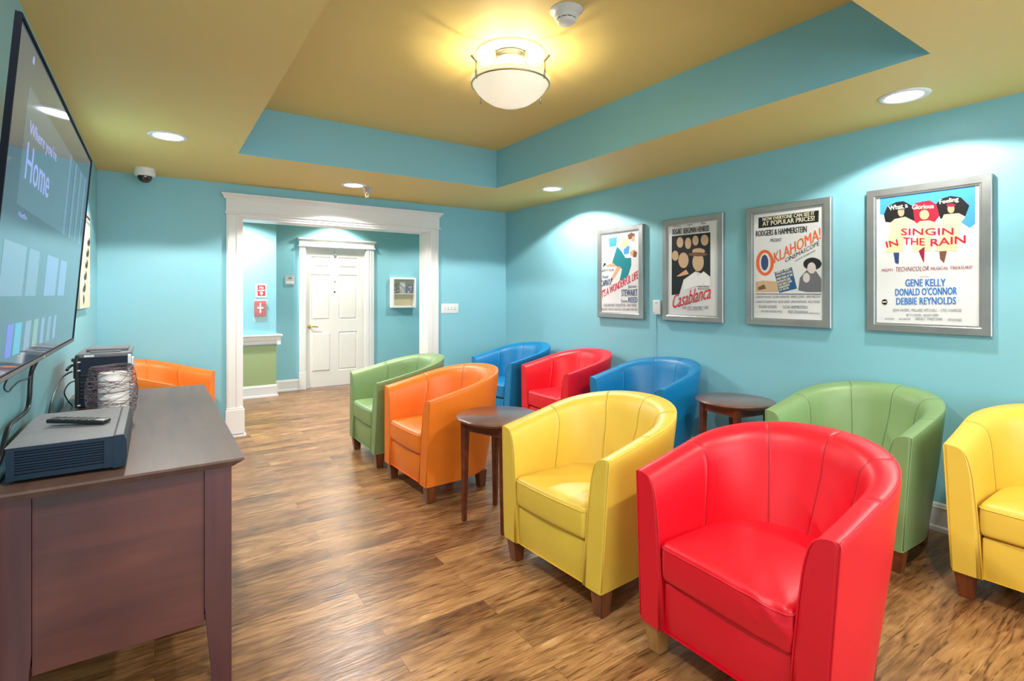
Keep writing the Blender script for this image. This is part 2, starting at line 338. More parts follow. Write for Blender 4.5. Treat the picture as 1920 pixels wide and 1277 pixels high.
# hall door casing
t = MB()
t.box(1.718, 1.806, 7.972, 8.0, .25, 2.075, bev=.004).box(2.694, 2.82, 7.972, 8.0, .25, 2.075, bev=.004)
t.box(1.712, 1.812, 7.966, 8.0, 0, .255, bev=.004).box(2.69, 2.826, 7.966, 8.0, 0, .255, bev=.004)
for x in (1.735, 1.765): t.box(x, x+.018, 7.967, 7.975, .26, 2.07, bev=.003)
for x in (2.72, 2.76): t.box(x, x+.02, 7.967, 7.975, .26, 2.07, bev=.003)
t.box(1.79, 1.815, 7.99, 8.1, 0, 2.06).box(2.685, 2.70, 7.99, 8.1, 0, 2.06).box(1.79, 2.70, 7.99, 8.1, 2.04, 2.07)
t.box(1.714, 2.824, 7.968, 8.0, 2.07, 2.15).box(1.70, 2.838, 7.955, 8.0, 2.066, 2.086, bev=.006).box(1.704, 2.836, 7.957, 8.0, 2.148, 2.17, bev=.008).box(1.692, 2.85, 7.942, 8.0, 2.168, 2.195, bev=.008)
struct('trim_3', t, M['white'], label='white casing with crown header around the hall door', cat='door trim')
# six-panel door
bm = bmesh.new(); xs = [1.815, 1.895, 2.172, 2.292, 2.575, 2.685]; zs = [.012, .235, .813, .993, 1.672, 1.773, 1.935, 2.04]
vv = {(i, k): bm.verts.new((x, 8.03, z)) for i, x in enumerate(xs) for k, z in enumerate(zs)}
pan = []
for i in range(5):
    for k in range(7):
        f = bm.faces.new((vv[i, k], vv[i+1, k], vv[i+1, k+1], vv[i, k+1]))
        if i in (1, 3) and k in (1, 3, 5): pan.append(f)
for f in pan:
    bmesh.ops.inset_individual(bm, faces=[f], thickness=.012, depth=-.012); bmesh.ops.inset_individual(bm, faces=[f], thickness=.006, depth=0)
    bmesh.ops.inset_individual(bm, faces=[f], thickness=.026, depth=.011)
d = MB().bm(bm); d.box(1.815, 2.685, 8.045, 8.075, .012, 2.04)
door = struct('door_1', d, M['doorp'], label='white six panel door with brass lever at the back of the hall', cat='door')
h = MB().lathe([(.026, 0), (.026, .006), (.012, .012), (.011, .05)], n=20)
h = MB(); bm = bmesh.new()
hv = MB().lathe([(.028, 0), (.028, .006), (.014, .012), (.012, .052)], n=20)
h.add([(1.868+x, 8.03-z, .905+y) for x, y, z in hv.v], hv.f, 0, True)
h.tube([(1.868, 7.982, .905), (1.90, 7.978, .907), (1.94, 7.980, .903), (1.985, 7.984, .897)], [.013, .011, .009, .007], 10)
tag(h.build('door_handle', M['brass'], door), 'polished brass lever handle')
for z in (1.567, 1.412):
    p = MB().lathe([(.014, 0), (.012, .005), (.005, .006)], n=16); q = MB(); q.add([(2.233+x, 8.03-zz, z+y) for x, y, zz in p.v], p.f, 0, True)
    q.build('peephole', M['brass'] if z > 1.5 else M['dgrey'], door)
k = MB().box(2.222, 2.246, 8.018, 8.03, 1.965, 2.03, bev=.002).box(2.220, 2.262, 8.006, 8.02, 1.955, 1.975, bev=.004)
k.build('hanger_hook', M['steel'], door)

# ------------------------------------------------------------------ tub armchairs
WT, WB, YT, ZA, HL, DP, ZB, ZS, ZCU = .376, .342, .014, .682, .1165, .716, .831, .442, .312
RB, DPB = .37, .625
def plan(N=120):
    # half width 1 / unit depth path round the U: (side parameter, kind) as functions of blend top/bottom
    P = []
    ns = 16
    for i in range(ns): P.append(('L', i/ns))
    for i in range(N+1):
        P.append(('A', PI-PI*i/N))
    for i in range(ns): P.append(('R', 1-(i+1)/ns))
    return P
PL = plan(64)
def outer(p, t):
    w = WB+(WT-WB)*t; y0 = YT*t; dp = DPB+(DP-DPB)*t; rb = .44+(RB-.44)*t; yc = dp-rb
    kind, a = p
    if kind == 'L': return Vector((-w, y0+(yc-y0)*a, 0))
    if kind == 'R': return Vector((w, y0+(yc-y0)*a, 0))
    c, s_ = math.cos(a), math.sin(a); e = 2/2.06
    return Vector((w*math.copysign(abs(c)**e, c), yc+rb*abs(s_)**e, 0))
def rimz(y):
    q = min(1, max(0, (y-YT)/(DP-YT))); return ZA+(ZB-ZA)*(.88*q+.12*q*q*(3-2*q))
def chair_section(i, pts):
    p = PL[i]; o1 = outer(p, 1); y = o1.y
    q = min(1, max(0, (y-YT)/(DP-YT))); back = q**2
    zt = rimz(y); w = .105+.040*back
    prof = [(0, HL, 0), (0, HL+.012, .0), (0, .30, 0), (0, .48, 0), (0, zt-.03, 0), (0, zt-.010, 0), (.002, zt-.003, 0), (.008, zt, 0)]
    for f, g in ((.22, .0005), (.38, .003), (.52, .007), (.64, .015), (.74, .029), (.82, .050), (.885, .082), (.935, .125)): prof.append((w*f, zt-g*(1+.25*back), 0))
    zb = prof[-1][1]; ob = prof[-1][0]
    for f, g in ((.35, .5), (.7, .85), (1, 1)): prof.append((ob+(w*1.02-ob)*g+.05*back*f, zb+(ZCU-zb)*f, 0))
    prof.append((w*1.02+.05*back, HL, 0))
    return prof
def chair_point(i, off, z):
    t = min(1, max(0, (z-HL)/(ZA-HL)))
    o = outer(PL[i], t); a = outer(PL[max(0, i-1)], t); b = outer(PL[min(len(PL)-1, i+1)], t)
    tg = (b-a); tg.normalize(); nrm = Vector((tg.y, -tg.x, 0))            # to the right of travel L->back->R : inward
    return Vector((o.x+nrm.x*off, o.y+nrm.y*off, z))
def build_chair(root, c):
    sh = MB(); n = len(PL)
    seams = set()
    for fr in (.152, .372, .545, .695, .862): seams.add(int(round(fr*(n-1))))
    cols = []; mats_ = []
    for i in range(n):
        prof = chair_section(i, None); K = len(prof)
        if i in seams:
            base = [chair_point(i, o, z) for o, z, _ in prof]
            nxt = [chair_point(i+1, o, z) for o, z, _ in chair_section(i+1, None)]
            def sh_(f): return [b.lerp(x, f) for b, x in zip(base, nxt)]
            w = .0016
            L_ = [(x-b).length for b, x in zip(base, nxt)]
            g = [b.lerp(x, min(.3, .0035/max(l, 1e-4))) for b, x, l in zip(base, nxt, L_)]
            mid = [b.lerp(x, min(.15, .00175/max(l, 1e-4))) for b, x, l in zip(base, nxt, L_)]
            for k in range(K):
                if k >= 6: mid[k] = mid[k]+Vector((0, 0, -.0015)) if k < 12 else mid[k]-(chair_point(i, prof[k][0]+.002, 0)-chair_point(i, prof[k][0], 0))*-.7
            cols.append(base); mats_.append('s'); cols.append(mid); mats_.append('s'); cols.append(g); mats_.append('n')
        else:
            cols.append([chair_point(i, o, z) for o, z, _ in prof]); mats_.append('n')
    K = len(cols[0]); vs = [p for c_ in cols for p in c_]; f0 = []; f1 = []
    for i in range(len(cols)-1):
        for k in range(K-1):
            f = (i*K+k, i*K+k+1, (i+1)*K+k+1, (i+1)*K+k)
            (f1 if mats_[i] == 's' and k >= 6 and k < K-3 else f0).append(f)
    b = len(sh.v); sh.add(vs, f0+f1, 0, True)
    for j in range(len(f0), len(f0)+len(f1)): sh.m[j] = 1
    for idx in (0, len(cols)-1):                         # front faces of the arms, slightly crowned
        ring = cols[idx]; ctr = Vector((sum(v.x for v in ring)/K, sum(v.y for v in ring)/K-.006, .40))
        inner = [v.lerp(Vector((ctr.x, v.y, v.z)), .22)+Vector((0, -.006, 0)) for v in ring]
        vv_ = ring+inner
        fs = [(k, (k+1) % K, K+(k+1) % K, K+k) for k in range(K)]
        sh.add(vv_, fs, 0, True); sh.add(inner, [tuple(range(K))], 0, False)
    # underside
    bot = [c_[0] for c_ in cols]; sh.add([v+Vector((0, 0, .004)) for v in bot], [tuple(range(len(bot)))], 0)
    sh.build('tub_shell', [M[c], M[c+'_thread']], root, fix=True)
    wi = WB-.110
    fp = MB().box(-wi-.006, wi+.006, .010, .06, HL+.001, ZCU-.012, bev=.008, seg=3)
    fp.box(-wi-.004, wi+.004, .05, .45, HL+.02, ZCU-.03)
    fp.build('front_panel', M[c], root)
    # cushion: rounded front corners, deep round back
    cu = MB(); hw = .249; yf = -.004; yb = .545
    out = []
    def arc(cx, cy, rx, ry, a0, a1, k):
        for i in range(k+1): a = a0+(a1-a0)*i/k; out.append((cx+rx*math.cos(a), cy+ry*math.sin(a)))
    arc(-hw+.03, yf+.03, .03, .03, PI, 1.5*PI, 5)
    for i in range(1, 40): x = -hw+.03+(2*hw-.06)*i/40; out.append((x, yf-.008*math.sin(PI*i/40)))
    arc(hw-.03, yf+.03, .03, .03, 1.5*PI, 2*PI, 5)
    arc(hw-.23, yb-.25, .23, .25, 0, PI/2, 9); arc(-hw+.23, yb-.25, .23, .25, PI/2, PI, 9)
    n = len(out); cx, cy = 0, .25
    lev = [(.985, ZCU), (1.0, ZCU+.012), (1.004, ZCU+.03), (1.006, ZCU+.05), (1.007, ZCU+.07), (1.006, ZCU+.09), (1.0, ZS-.018), (.993, ZS-.006), (.975, ZS+.003), (.93, ZS+.010), (.8, ZS+.017), (.6, ZS+.022), (.35, ZS+.0245), (.12, ZS+.025)]
    vs = []
    for s_, z in lev:
        for x, y in out: vs.append((cx+(x-cx)*s_*(1 if abs(x) < hw else 1), cy+(y-cy)*s_, z))
    fs = [(i*n+k, i*n+(k+1) % n, (i+1)*n+(k+1) % n, (i+1)*n+k) for i in range(len(lev)-1) for k in range(n)]
    fs.append(tuple((len(lev)-1)*n+k for k in range(n))); fs.append(tuple(reversed(range(n))))
    cu.add(vs, fs, 0, True)
    wl = [(cx+(x-cx)*1.0, cy+(y-cy)*1.0, ZS-.012) for x, y in out]; cu.tube(wl, .0032, 6, 0, True)
    cu.build('seat_cushion', M[c], root)
    # piping round the outer rim and the arm fronts
    pi = MB()
    rim = [chair_point(i, .003, chair_section(i, None)[7][1]-.003) for i in range(len(PL))]
    pi.tube(rim, .0034, 6)
    for idx in (0, len(cols)-1):
        ring = cols[idx][1:]; pi.tube([v+Vector((0, -.002, 0)) for v in ring], .003, 6)
    pi.build('piping', M[c], root)
    for sx in (-1, 1):
        lg = MB().taper(sx*(WB-.045), .047, 0, HL+.004, .025, .036, c1=(sx*(WB-.040), .042), bev=.003); lg.build('leg', M['leg'], root)
        lg = MB().taper(sx*(WB-.105), .485, 0, HL+.004, .025, .034, c1=(sx*(WB-.105), .482), bev=.003); lg.build('leg', M['leg'], root)
G = 'leather tub armchairs in two rows'
CH = [('red', (1.564, 1.070), -.2, 'red leather tub armchair nearest the camera in the front row, with golden front leg'),
      ('yellow', (1.526, 1.950), 2.9, 'yellow leather tub armchair in the front row between red chair and round table'),
      ('orange', (1.447, 3.478), 1.7, 'orange leather tub armchair in the front row beside the round table'),
      ('green', (1.436, 4.357), -1.2, 'green leather tub armchair at the hall end of the front row'),
      ('blue', (2.935, 4.738), 2.5, 'blue leather tub armchair in the far corner of the back row'),
      ('red', (2.975, 3.872), -1.3, 'red leather tub armchair in the back row between two blue ones'),
      ('blue', (3.030, 2.915), 2.2, 'blue leather tub armchair in the back row beside the round table at the wall'),
      ('green', (3.018, 1.390), -1.8, 'green leather tub armchair against the wall behind the nearest red chair'),
      ('yellow', (3.025, 0.520), 1.7, 'yellow leather tub armchair cut by the right edge of the view'),
      ('orange', (.283, 5.142), 152, 'orange leather tub armchair in the corner beyond the sideboard')]
proto = {}
for c, (x, y), dg, lab in CH:
    rz = math.radians(dg-90)
    if c not in proto:
        r = thing('armchair', lab, 'armchair', (0, 0, 0), G); build_chair(r, c); proto[c] = r
        r.location = (x, y, 0); r.rotation_euler = (0, 0, rz)
    else: dup(proto[c], (x, y, 0), rz, lab)
# the seat of the near red chair is creased and sagging at its front right corner
for ch in proto['red'].children:
    if ch.name.startswith('seat_cushion'):
        ch.data = ch.data.copy()
        for v in ch.data.vertices:
            f = max(0, 1-max(0, v.co.y)/.16)*max(0, min(1, (v.co.x+.06)/.26)); g = max(0, min(1, (ZS+.02-v.co.z)/.12))
            u = v.co.x*1.0+(v.co.z-ZCU)*1.5
            v.co.y -= f*(.010*math.sin(PI*g)+.0055*math.sin(u*62)*math.sin(PI*min(1, g*1.1))*f)
            v.co.z -= f*(.013*g+.010*(1-g)*f+.003*math.sin(u*55)*f)
# the near red chair stands on a paler front leg
for ch in proto['red'].children:
    if ch.name.startswith('leg') and ch.data.vertices[0].co.x < 0 and ch.data.vertices[0].co.y < .2:
        ch.data = ch.data.copy(); ch.data.materials[0] = M['oakleg']; ch['label'] = 'golden brown front leg'

# ------------------------------------------------------------------ round side tables
def side_table(loc, rz, lab):
    r = thing('side_table', lab, 'side table', (0, 0, 0), 'round wooden side tables')
    tp = MB().lathe([(.0001, .608), (.232, .608), (.243, .613), (.250, .620), (.258, .623), (.263, .629), (.259, .635), (.250, .638), (.0001, .638)], n=64, cap=False)
    tp.build('tabletop', M['tabletop'], r)
    ap = MB()
    for k in range(4):
        a = PI/2*k; c, s_ = math.cos(a), math.sin(a); mt = Matrix.Rotation(a, 4, 'Z')
        ap.box(-.132, .132, .137, .155, .550, .610, mtx=mt, bev=.002)
        ap.box(-.132, .132, .134, .158, .550, .558, mtx=mt, bev=.002)
    ap.build('apron', M['table'], r)
    for sx in (-1, 1):
        for sy in (-1, 1):
            MB().taper(sx*.150, sy*.150, 0, .609, .0125, .021, c1=(sx*.146, sy*.146), bev=.003).build('leg', M['table'], r)
    r.location = loc; r.rotation_euler = (0, 0, rz); return r
st = side_table((1.746, 2.715, 0), math.radians(19), 'round dark wood side table in the front row between orange and yellow chairs')
dup(st, (3.373, 2.182, 0), math.radians(-8), 'round dark wood side table by the right wall between blue and green chairs')

# ------------------------------------------------------------------ framed posters
# lettering (text, ink, start, end, top of start) and plain colour shapes, millimetres from each print centre
POSTER_TEXT={
1:[('LIBERTY FILMS','gry',(-253,14),(-76,18),(-253,38)),
('Frank','nvy',(-231,-55),(-148,-50),(-231,-21)),
("CAPRA'S",'nvy',(-255,-133),(-124,-120),(-255,-70)),
("IT'S A WONDERFUL LIFE",'red',(-257,-256),(240,-62),(-257,-178)),
('James','nvy',(113,-160),(217,-157),(113,-123)),
('STEWART','nvy',(26,-232),(233,-228),(26,-167)),
('Donna','nvy',(24,-292),(106,-291),(24,-261)),
('REED','nvy',(117,-290),(233,-289),(117,-240)),
('LIONEL BARRYMORE · THOMAS MITCHELL · HENRY TRAVERS','gry',(-219,-339),(222,-332),(-219,-307)),
('BEULAH BONDI · WARD BOND · FRANK FAYLEN · GLORIA GRAHAME · FRANK CAPRA','gry',(-253,-376),(233,-368),(-253,-350))],
2:[('Humphrey','blk',(-188,373),(-108,370),(-188,389)),
('Ingrid','blk',(-39,368),(12,368),(-39,387)),
('Paul','blk',(98,367),(138,367),(98,387)),
('BOGART','blk',(-197,308),(-95,307),(-197,359)),
('BERGMAN','blk',(-81,307),(49,307),(-81,356)),
('HENREID','blk',(62,307),(175,307),(62,354)),
('Casablanca','red',(-205,-341),(183,-246),(-183,-216)),
('A','blk',(116,-133),(123,-133),(116,-124)),
('HAL B. WALLIS','blk',(67,-155),(171,-157),(67,-139)),
('PRODUCTION','blk',(67,-174),(171,-175),(67,-161)),
('RAINS · VEIDT · GREENSTREET · LORRE','gry',(-89,-339),(164,-333),(-89,-317)),
('Directed by MICHAEL CURTIZ','blk',(-41,-352),(113,-348),(-41,-340))],
3:[('NOW EVERYONE CAN SEE IT','crm',(-181,335),(195,334),(-181,360)),
('AT POPULAR PRICES!','crm',(-181,297),(195,296),(-181,330)),
('RODGERS & HAMMERSTEIN','blk',(-233,223),(142,221),(-233,266)),
('PRESENT','blk',(-119,173),(-36,171),(-119,197)),
('KLAHOMA!','org',(-90,13),(237,167),(-94,92)),
('CINEMASCOPE','blk',(-9,15),(225,124),(-9,46)),
('COLOR BY TECHNICOLOR','blk',(57,15),(200,84),(57,27)),
('COMPLETE—INTACT—','crm',(-79,-65),(40,-34),(-83,-49)),
('WITH EVERY SCENE,','crm',(-74,-88),(43,-57),(-78,-72)),
('EVERY SONG OF THE','crm',(-69,-111),(47,-79),(-74,-95)),
('MOTION PICTURE','crm',(-65,-133),(30,-107),(-69,-117)),
('THAT RAN A YEAR','crm',(-60,-154),(41,-125),(-64,-138)),
('ON BROADWAY','crm',(-55,-173),(26,-150),(-59,-158)),
('AT $3.50','crm',(-51,-193),(18,-174),(-55,-177)),
('GORDON MacRAE · GLORIA GRAHAME · SHIRLEY JONES · GENE NELSON','gry',(-231,-247),(231,-242),(-231,-223)),
('CHARLOTTE GREENWOOD · EDDIE ALBERT · JAMES WHITMORE · ROD STEIGER','gry',(-231,-283),(230,-278),(-231,-260)),
('RICHARD RODGERS','gry',(-207,-317),(-72,-315),(-207,-294)),
('OSCAR HAMMERSTEIN II','gry',(-28,-316),(148,-314),(-28,-293)),
('ARTHUR HORNBLOW,Jr.','gry',(-194,-352),(-27,-350),(-194,-331)),
('FRED ZINNEMANN','gry',(12,-349),(151,-348),(12,-328)),
('AGNES DE MILLE','gry',(156,-350),(228,-349),(156,-338))],
4:[('What a','crm',(-182,305),(-82,312),(-187,334)),
('Glorious','crm',(-63,296),(45,289),(-63,324)),
('Feeling','crm',(72,301),(160,307),(70,334)),
('SINGIN','red',(-119,148),(136,126),(-119,188)),
('IN','red',(-194,77),(-131,86),(-201,115)),
('THE','red',(-107,91),(1,76),(-107,133)),
('RAIN','red',(29,68),(190,76),(29,111)),
("MGM's",'drd',(-223,-72),(-161,-70),(-219,-54)),
('TECHNICOLOR','drd',(-150,-73),(20,-73),(-145,-46)),
('MUSICAL TREASURE!','drd',(29,-71),(217,-71),(32,-53)),
('Starring','nvy',(-23,-113),(18,-112),(-21,-105)),
('GENE KELLY','blu',(-97,-164),(100,-166),(-97,-121)),
("DONALD O'CONNOR",'blu',(-149,-221),(152,-214),(-149,-177)),
('DEBBIE REYNOLDS','blu',(-144,-276),(148,-269),(-144,-234)),
('JEAN HAGEN · MILLARD MITCHELL – CYD CHARISSE','gry',(-162,-323),(172,-317),(-162,-301)),
('BETTY COMDEN – ADOLPH GREEN','gry',(-91,-345),(67,-341),(-91,-331)),
('ARTHUR FREED','gry',(-205,-370),(-154,-369),(-205,-360)),
('NACIO HERB BROWN','gry',(-129,-369),(-71,-367),(-129,-358)),
('GENE KELLY · STANLEY DONEN','gry',(-46,-366),(85,-364),(-46,-350)),
('ARTHUR FREED','gry',(110,-365),(174,-365),(110,-351))],
}
POSTER_ART={
1:[('sky',[(-148,345),(-32,355),(-44,262),(-136,260)]),
('sky',[(57,254),(133,252),(122,177),(57,173)]),
('lim',[(18,290),(73,338),(122,321),(111,258),(73,229),(-10,251)]),
('tea',[(-32,257),(18,216),(79,139),(154,135),(154,63),(111,-39),(1,-81),(35,36),(-32,64),(-101,100)]),
('brn',[(106,359),(154,378),(202,358),(186,316),(122,313)]),
('skn',[(165,337),(202,342),(191,287),(154,295)]),
('skn',[(133,192),(186,213),(217,199),(186,149),(143,160)]),
('brn',[(186,201),(228,186),(217,139),(175,142)]),
('skn',[(-189,79),(-84,99),(-32,60),(-189,66)]),
('skn',[(-32,64),(24,53),(-101,-75),(-113,-58)]),
('blk',[(-231,64),(-207,109),(-181,91)]),
('blk',[(-124,-116),(-110,-45),(-92,-58)])],
2:[('blk',[(-205,298),(183,295),(183,-69),(40,-19),(-81,-86),(-124,-212),(-207,-219)]),
('tan',[(-83,234),(-85,220),(-89,208),(-97,198),(-107,192),(-117,191),(-128,194),(-138,201),(-146,212),(-151,225),(-152,240),(-151,254),(-146,266),(-138,276),(-128,282),(-117,283),(-107,280),(-97,272),(-89,262),(-85,248)]),
('tan',[(-2,220),(-4,205),(-8,192),(-15,182),(-24,175),(-34,174),(-44,177),(-53,184),(-60,196),(-64,210),(-66,225),(-64,240),(-60,253),(-53,263),(-44,269),(-34,271),(-24,268),(-15,260),(-8,249),(-4,235)]),
('tan',[(70,237),(69,224),(65,213),(58,204),(49,198),(40,197),(30,200),(22,207),(15,217),(10,229),(9,242),(10,255),(15,267),(22,276),(30,281),(40,282),(49,279),(58,272),(65,262),(69,250)]),
('tan',[(166,233),(164,219),(159,207),(151,197),(140,192),(129,190),(118,193),(107,201),(99,211),(94,225),(92,239),(94,253),(99,265),(107,275),(118,280),(129,281),(140,278),(151,271),(159,260),(164,247)]),
('tan',[(-133,123),(-135,109),(-139,97),(-147,88),(-157,82),(-168,81),(-179,83),(-189,90),(-197,100),(-202,113),(-203,127),(-202,140),(-197,153),(-189,162),(-179,167),(-168,169),(-157,166),(-147,159),(-139,149),(-135,136)]),
('tan',[(-28,77),(-31,57),(-38,39),(-50,24),(-65,15),(-81,13),(-98,17),(-112,27),(-124,43),(-132,62),(-135,83),(-132,104),(-124,122),(-112,136),(-98,145),(-81,147),(-65,143),(-50,132),(-38,117),(-31,98)]),
('tan',[(122,54),(119,30),(112,10),(99,-7),(84,-17),(67,-20),(50,-16),(34,-4),(21,13),(13,35),(10,60),(13,83),(21,105),(34,121),(50,131),(67,133),(84,129),(99,117),(112,99),(119,77)]),
('tan',[(133,144),(130,137),(122,131),(108,126),(91,124),(71,124),(52,126),(34,131),(20,137),(11,145),(8,153),(11,160),(20,167),(34,171),(52,173),(71,173),(91,171),(108,166),(122,159),(130,152)]),
('brn',[(155,116),(151,112),(138,108),(117,105),(91,104),(62,105),(33,108),(6,112),(-15,117),(-29,123),(-34,128),(-29,133),(-15,137),(6,140),(33,140),(62,139),(91,136),(117,132),(138,127),(151,122)]),
('wht',[(-81,-94),(31,-27),(67,-59),(120,-22),(183,-69),(183,-145),(49,-143),(-81,-181)]),
('skn',[(-153,-56),(-53,0),(-25,-40),(-119,-57)])],
3:[('blk',[(-213,364),(222,363),(220,283),(-214,284)]),
('org',[(-94,19),(-96,-6),(-103,-28),(-114,-48),(-128,-63),(-144,-72),(-162,-75),(-180,-71),(-197,-60),(-211,-44),(-223,-24),(-230,0),(-232,26),(-230,51),(-223,75),(-211,94),(-197,109),(-180,118),(-162,120),(-144,115),(-128,104),(-114,88),(-103,67),(-96,44)],[(-119,20),(-120,1),(-124,-16),(-131,-31),(-140,-43),(-151,-50),(-162,-52),(-173,-49),(-184,-41),(-193,-29),(-200,-13),(-205,5),(-206,25),(-205,44),(-200,62),(-193,77),(-184,88),(-173,95),(-162,97),(-151,94),(-140,86),(-131,73),(-124,58),(-120,39)]),
('nvy',[(-136,23),(-137,5),(-142,-11),(-148,-24),(-156,-32),(-165,-34),(-173,-31),(-182,-22),(-188,-9),(-192,8),(-193,26),(-192,44),(-188,60),(-182,72),(-173,80),(-165,83),(-156,79),(-148,70),(-142,57),(-137,41)]),
('blb',[(-90,-51),(37,-18),(74,-172),(-53,-203)]),
('tan',[(-235,-120),(-177,-109),(-69,-119),(-57,-196),(-235,-196)]),
('brn',[(-220,-161),(-169,-138),(-152,-170),(-211,-182)]),
('gry',[(83,-184),(95,-96),(140,-44),(205,-54),(239,-107),(239,-197),(140,-197)]),
('blk',[(240,-5),(237,-18),(229,-30),(215,-39),(199,-44),(180,-46),(161,-43),(144,-36),(130,-26),(121,-13),(118,1),(121,14),(130,26),(144,35),(161,40),(180,42),(199,38),(215,31),(229,21),(237,8)]),
('skl',[(204,-32),(202,-43),(198,-54),(192,-63),(184,-68),(175,-69),(166,-67),(158,-61),(151,-52),(147,-41),(145,-29),(147,-17),(151,-6),(158,2),(166,7),(175,9),(184,6),(192,0),(198,-8),(202,-19)]),
('skl',[(163,-98),(162,-108),(159,-118),(153,-125),(147,-130),(140,-131),(132,-129),(126,-124),(120,-117),(117,-107),(116,-96),(117,-86),(120,-76),(126,-69),(132,-64),(140,-63),(147,-65),(153,-70),(159,-78),(162,-87)]),
('blk',[(-235,-207),(239,-209),(239,-213),(-235,-211)])],
4:[('sky',[(-232,391),(231,391),(231,177),(206,157),(129,233),(-232,286)]),
('blk',[(-211,284),(-192,331),(-145,353),(-107,353),(-53,312),(-43,223),(-76,210),(-202,237)]),
('red',[(-59,317),(-43,334),(23,339),(67,301),(75,248),(48,208),(-49,212)]),
('blk',[(55,313),(80,340),(123,349),(168,334),(206,282),(186,219),(74,225)]),
('cot',[(-184,222),(-152,250),(-97,257),(-49,223),(-35,200),(-86,191),(-109,45),(-202,46),(-174,192)]),
('cot',[(-46,198),(-26,222),(23,221),(64,199),(75,182),(32,173),(34,42),(-63,41),(-28,173)]),
('cot',[(69,193),(92,247),(159,246),(189,222),(171,194),(150,34),(45,37),(87,165)]),
('skn',[(-102,286),(-103,278),(-105,270),(-109,265),(-114,261),(-119,261),(-124,263),(-129,267),(-132,274),(-135,282),(-136,291),(-135,299),(-132,306),(-129,312),(-124,315),(-119,316),(-114,314),(-109,309),(-105,303),(-103,295)]),
('ylw',[(22,255),(20,246),(17,239),(12,233),(5,230),(-2,229),(-9,231),(-16,236),(-21,243),(-24,251),(-25,260),(-24,269),(-21,277),(-16,282),(-9,285),(-2,286),(5,284),(12,279),(17,272),(20,263)]),
('skn',[(140,274),(139,266),(137,259),(134,254),(129,251),(124,250),(119,252),(115,256),(111,262),(109,270),(108,278),(109,286),(111,293),(115,298),(119,301),(124,302),(129,300),(134,296),(137,289),(139,282)]),
('drd',[(145,294),(144,291),(141,288),(136,287),(131,286),(124,287),(118,288),(112,290),(107,293),(104,296),(103,300),(104,302),(107,305),(112,306),(118,307),(124,307),(131,305),(136,303),(141,300),(144,297)]),
('gry',[(-98,305),(-99,303),(-102,300),(-107,299),(-112,299),(-119,299),(-125,300),(-131,302),(-136,305),(-139,308),(-140,311),(-139,313),(-136,316),(-131,317),(-125,317),(-119,317),(-112,316),(-107,314),(-102,311),(-99,308)]),
('nvy',[(-158,43),(-128,42),(-131,-28),(-149,-19)]),
('drd',[(-29,46),(0,68),(-3,-27),(-19,14)]),
('brn',[(70,36),(105,37),(92,-31),(74,-7)]),
('blk',[(-190,-260),(-191,-265),(-193,-270),(-196,-274),(-201,-277),(-205,-278),(-210,-277),(-214,-274),(-218,-271),(-220,-266),(-221,-260),(-220,-255),(-218,-250),(-214,-246),(-210,-244),(-205,-243),(-201,-244),(-196,-246),(-193,-250),(-191,-255)]),
('crm',[(-217,-256),(-194,-256),(-194,-263),(-217,-264)])],
}
def poster(idx, yc, lab):
    zc = 1.588; r = thing('framed_poster', lab, 'poster', (W, yc, zc), 'framed movie posters on the right wall')
    fw, fh = .304, .444; x0, x1 = W-.034, W
    f = MB()
    q = [(.304, .444), (.250, .390)]
    def ring(w, h, x): return [(x, yc+w, zc-h), (x, yc-w, zc-h), (x, yc-w, zc+h), (x, yc+w, zc+h)]
    rs = [ring(.304, .444, x1), ring(.304, .444, x0+.004), ring(.300, .440, x0), ring(.262, .402, x0+.001), ring(.258, .398, x0+.004), ring(.249, .389, x0+.006), ring(.249, .389, x0+.016)]
    f.add([v for g in rs for v in g], [(4*i+k, 4*i+(k+1) % 4, 4*i+4+(k+1) % 4, 4*i+4+k) for i in range(len(rs)-1) for k in range(4)])
    f.build('frame', M['pewter'], r, fix=True)
    used = ['pap']; p = MB(); xp = x0+.012
    p.add([(xp, yc+.252, zc-.392), (xp, yc-.252, zc-.392), (xp, yc-.252, zc+.392), (xp, yc+.252, zc+.392)], [(0, 1, 2, 3)])
    def ink(c):
        if c not in used: used.append(c)
        return used.index(c)
    lay = xp
    def cl(a, b): return (max(-249, min(249, a))/1000, max(-389, min(389, b))/1000)
    for it in POSTER_ART[idx]:
        lay -= .00015; c = it[0]; pts = [cl(*q) for q in it[1]]
        if len(it) == 3:
            qn = [cl(*q) for q in it[2]]; n = len(pts)
            p.add([(lay, yc-a, zc+b) for a, b in pts+qn], [(i, (i+1) % n, n+(i+1) % n, n+i) for i in range(n)], ink(c))
        else: p.add([(lay, yc-a, zc+b) for a, b in pts], [tuple(range(len(pts)))], ink(c))
    lay -= .0002
    for t_, c, a, b, u in POSTER_TEXT[idx]:
        P0 = (lay, yc-a[0]/1000, zc+a[1]/1000); R = (0, -(b[0]-a[0])/1000, (b[1]-a[1])/1000); U = (0, -(u[0]-a[0])/1000, (u[1]-a[1])/1000)
        big = (u[1]-a[1]) > 40 or c in ('red', 'org', 'crm')
        text(p, t_, P0, R, U, ink(c), .05 if big else 0)
    p.build('print', [M['ink_'+c] for c in used], r)
for i, yc, lab in ((1, 3.669, 'framed poster farthest from the camera, teal figures over red slanted title'),
                   (2, 2.834, 'framed poster with a black portrait panel above red script title'),
                   (3, 2.023, 'framed poster with black top banner and orange slanted title'),
                   (4, 1.202, 'framed poster nearest the camera, blue sky with black and red umbrellas')):
    poster(i, yc, lab)
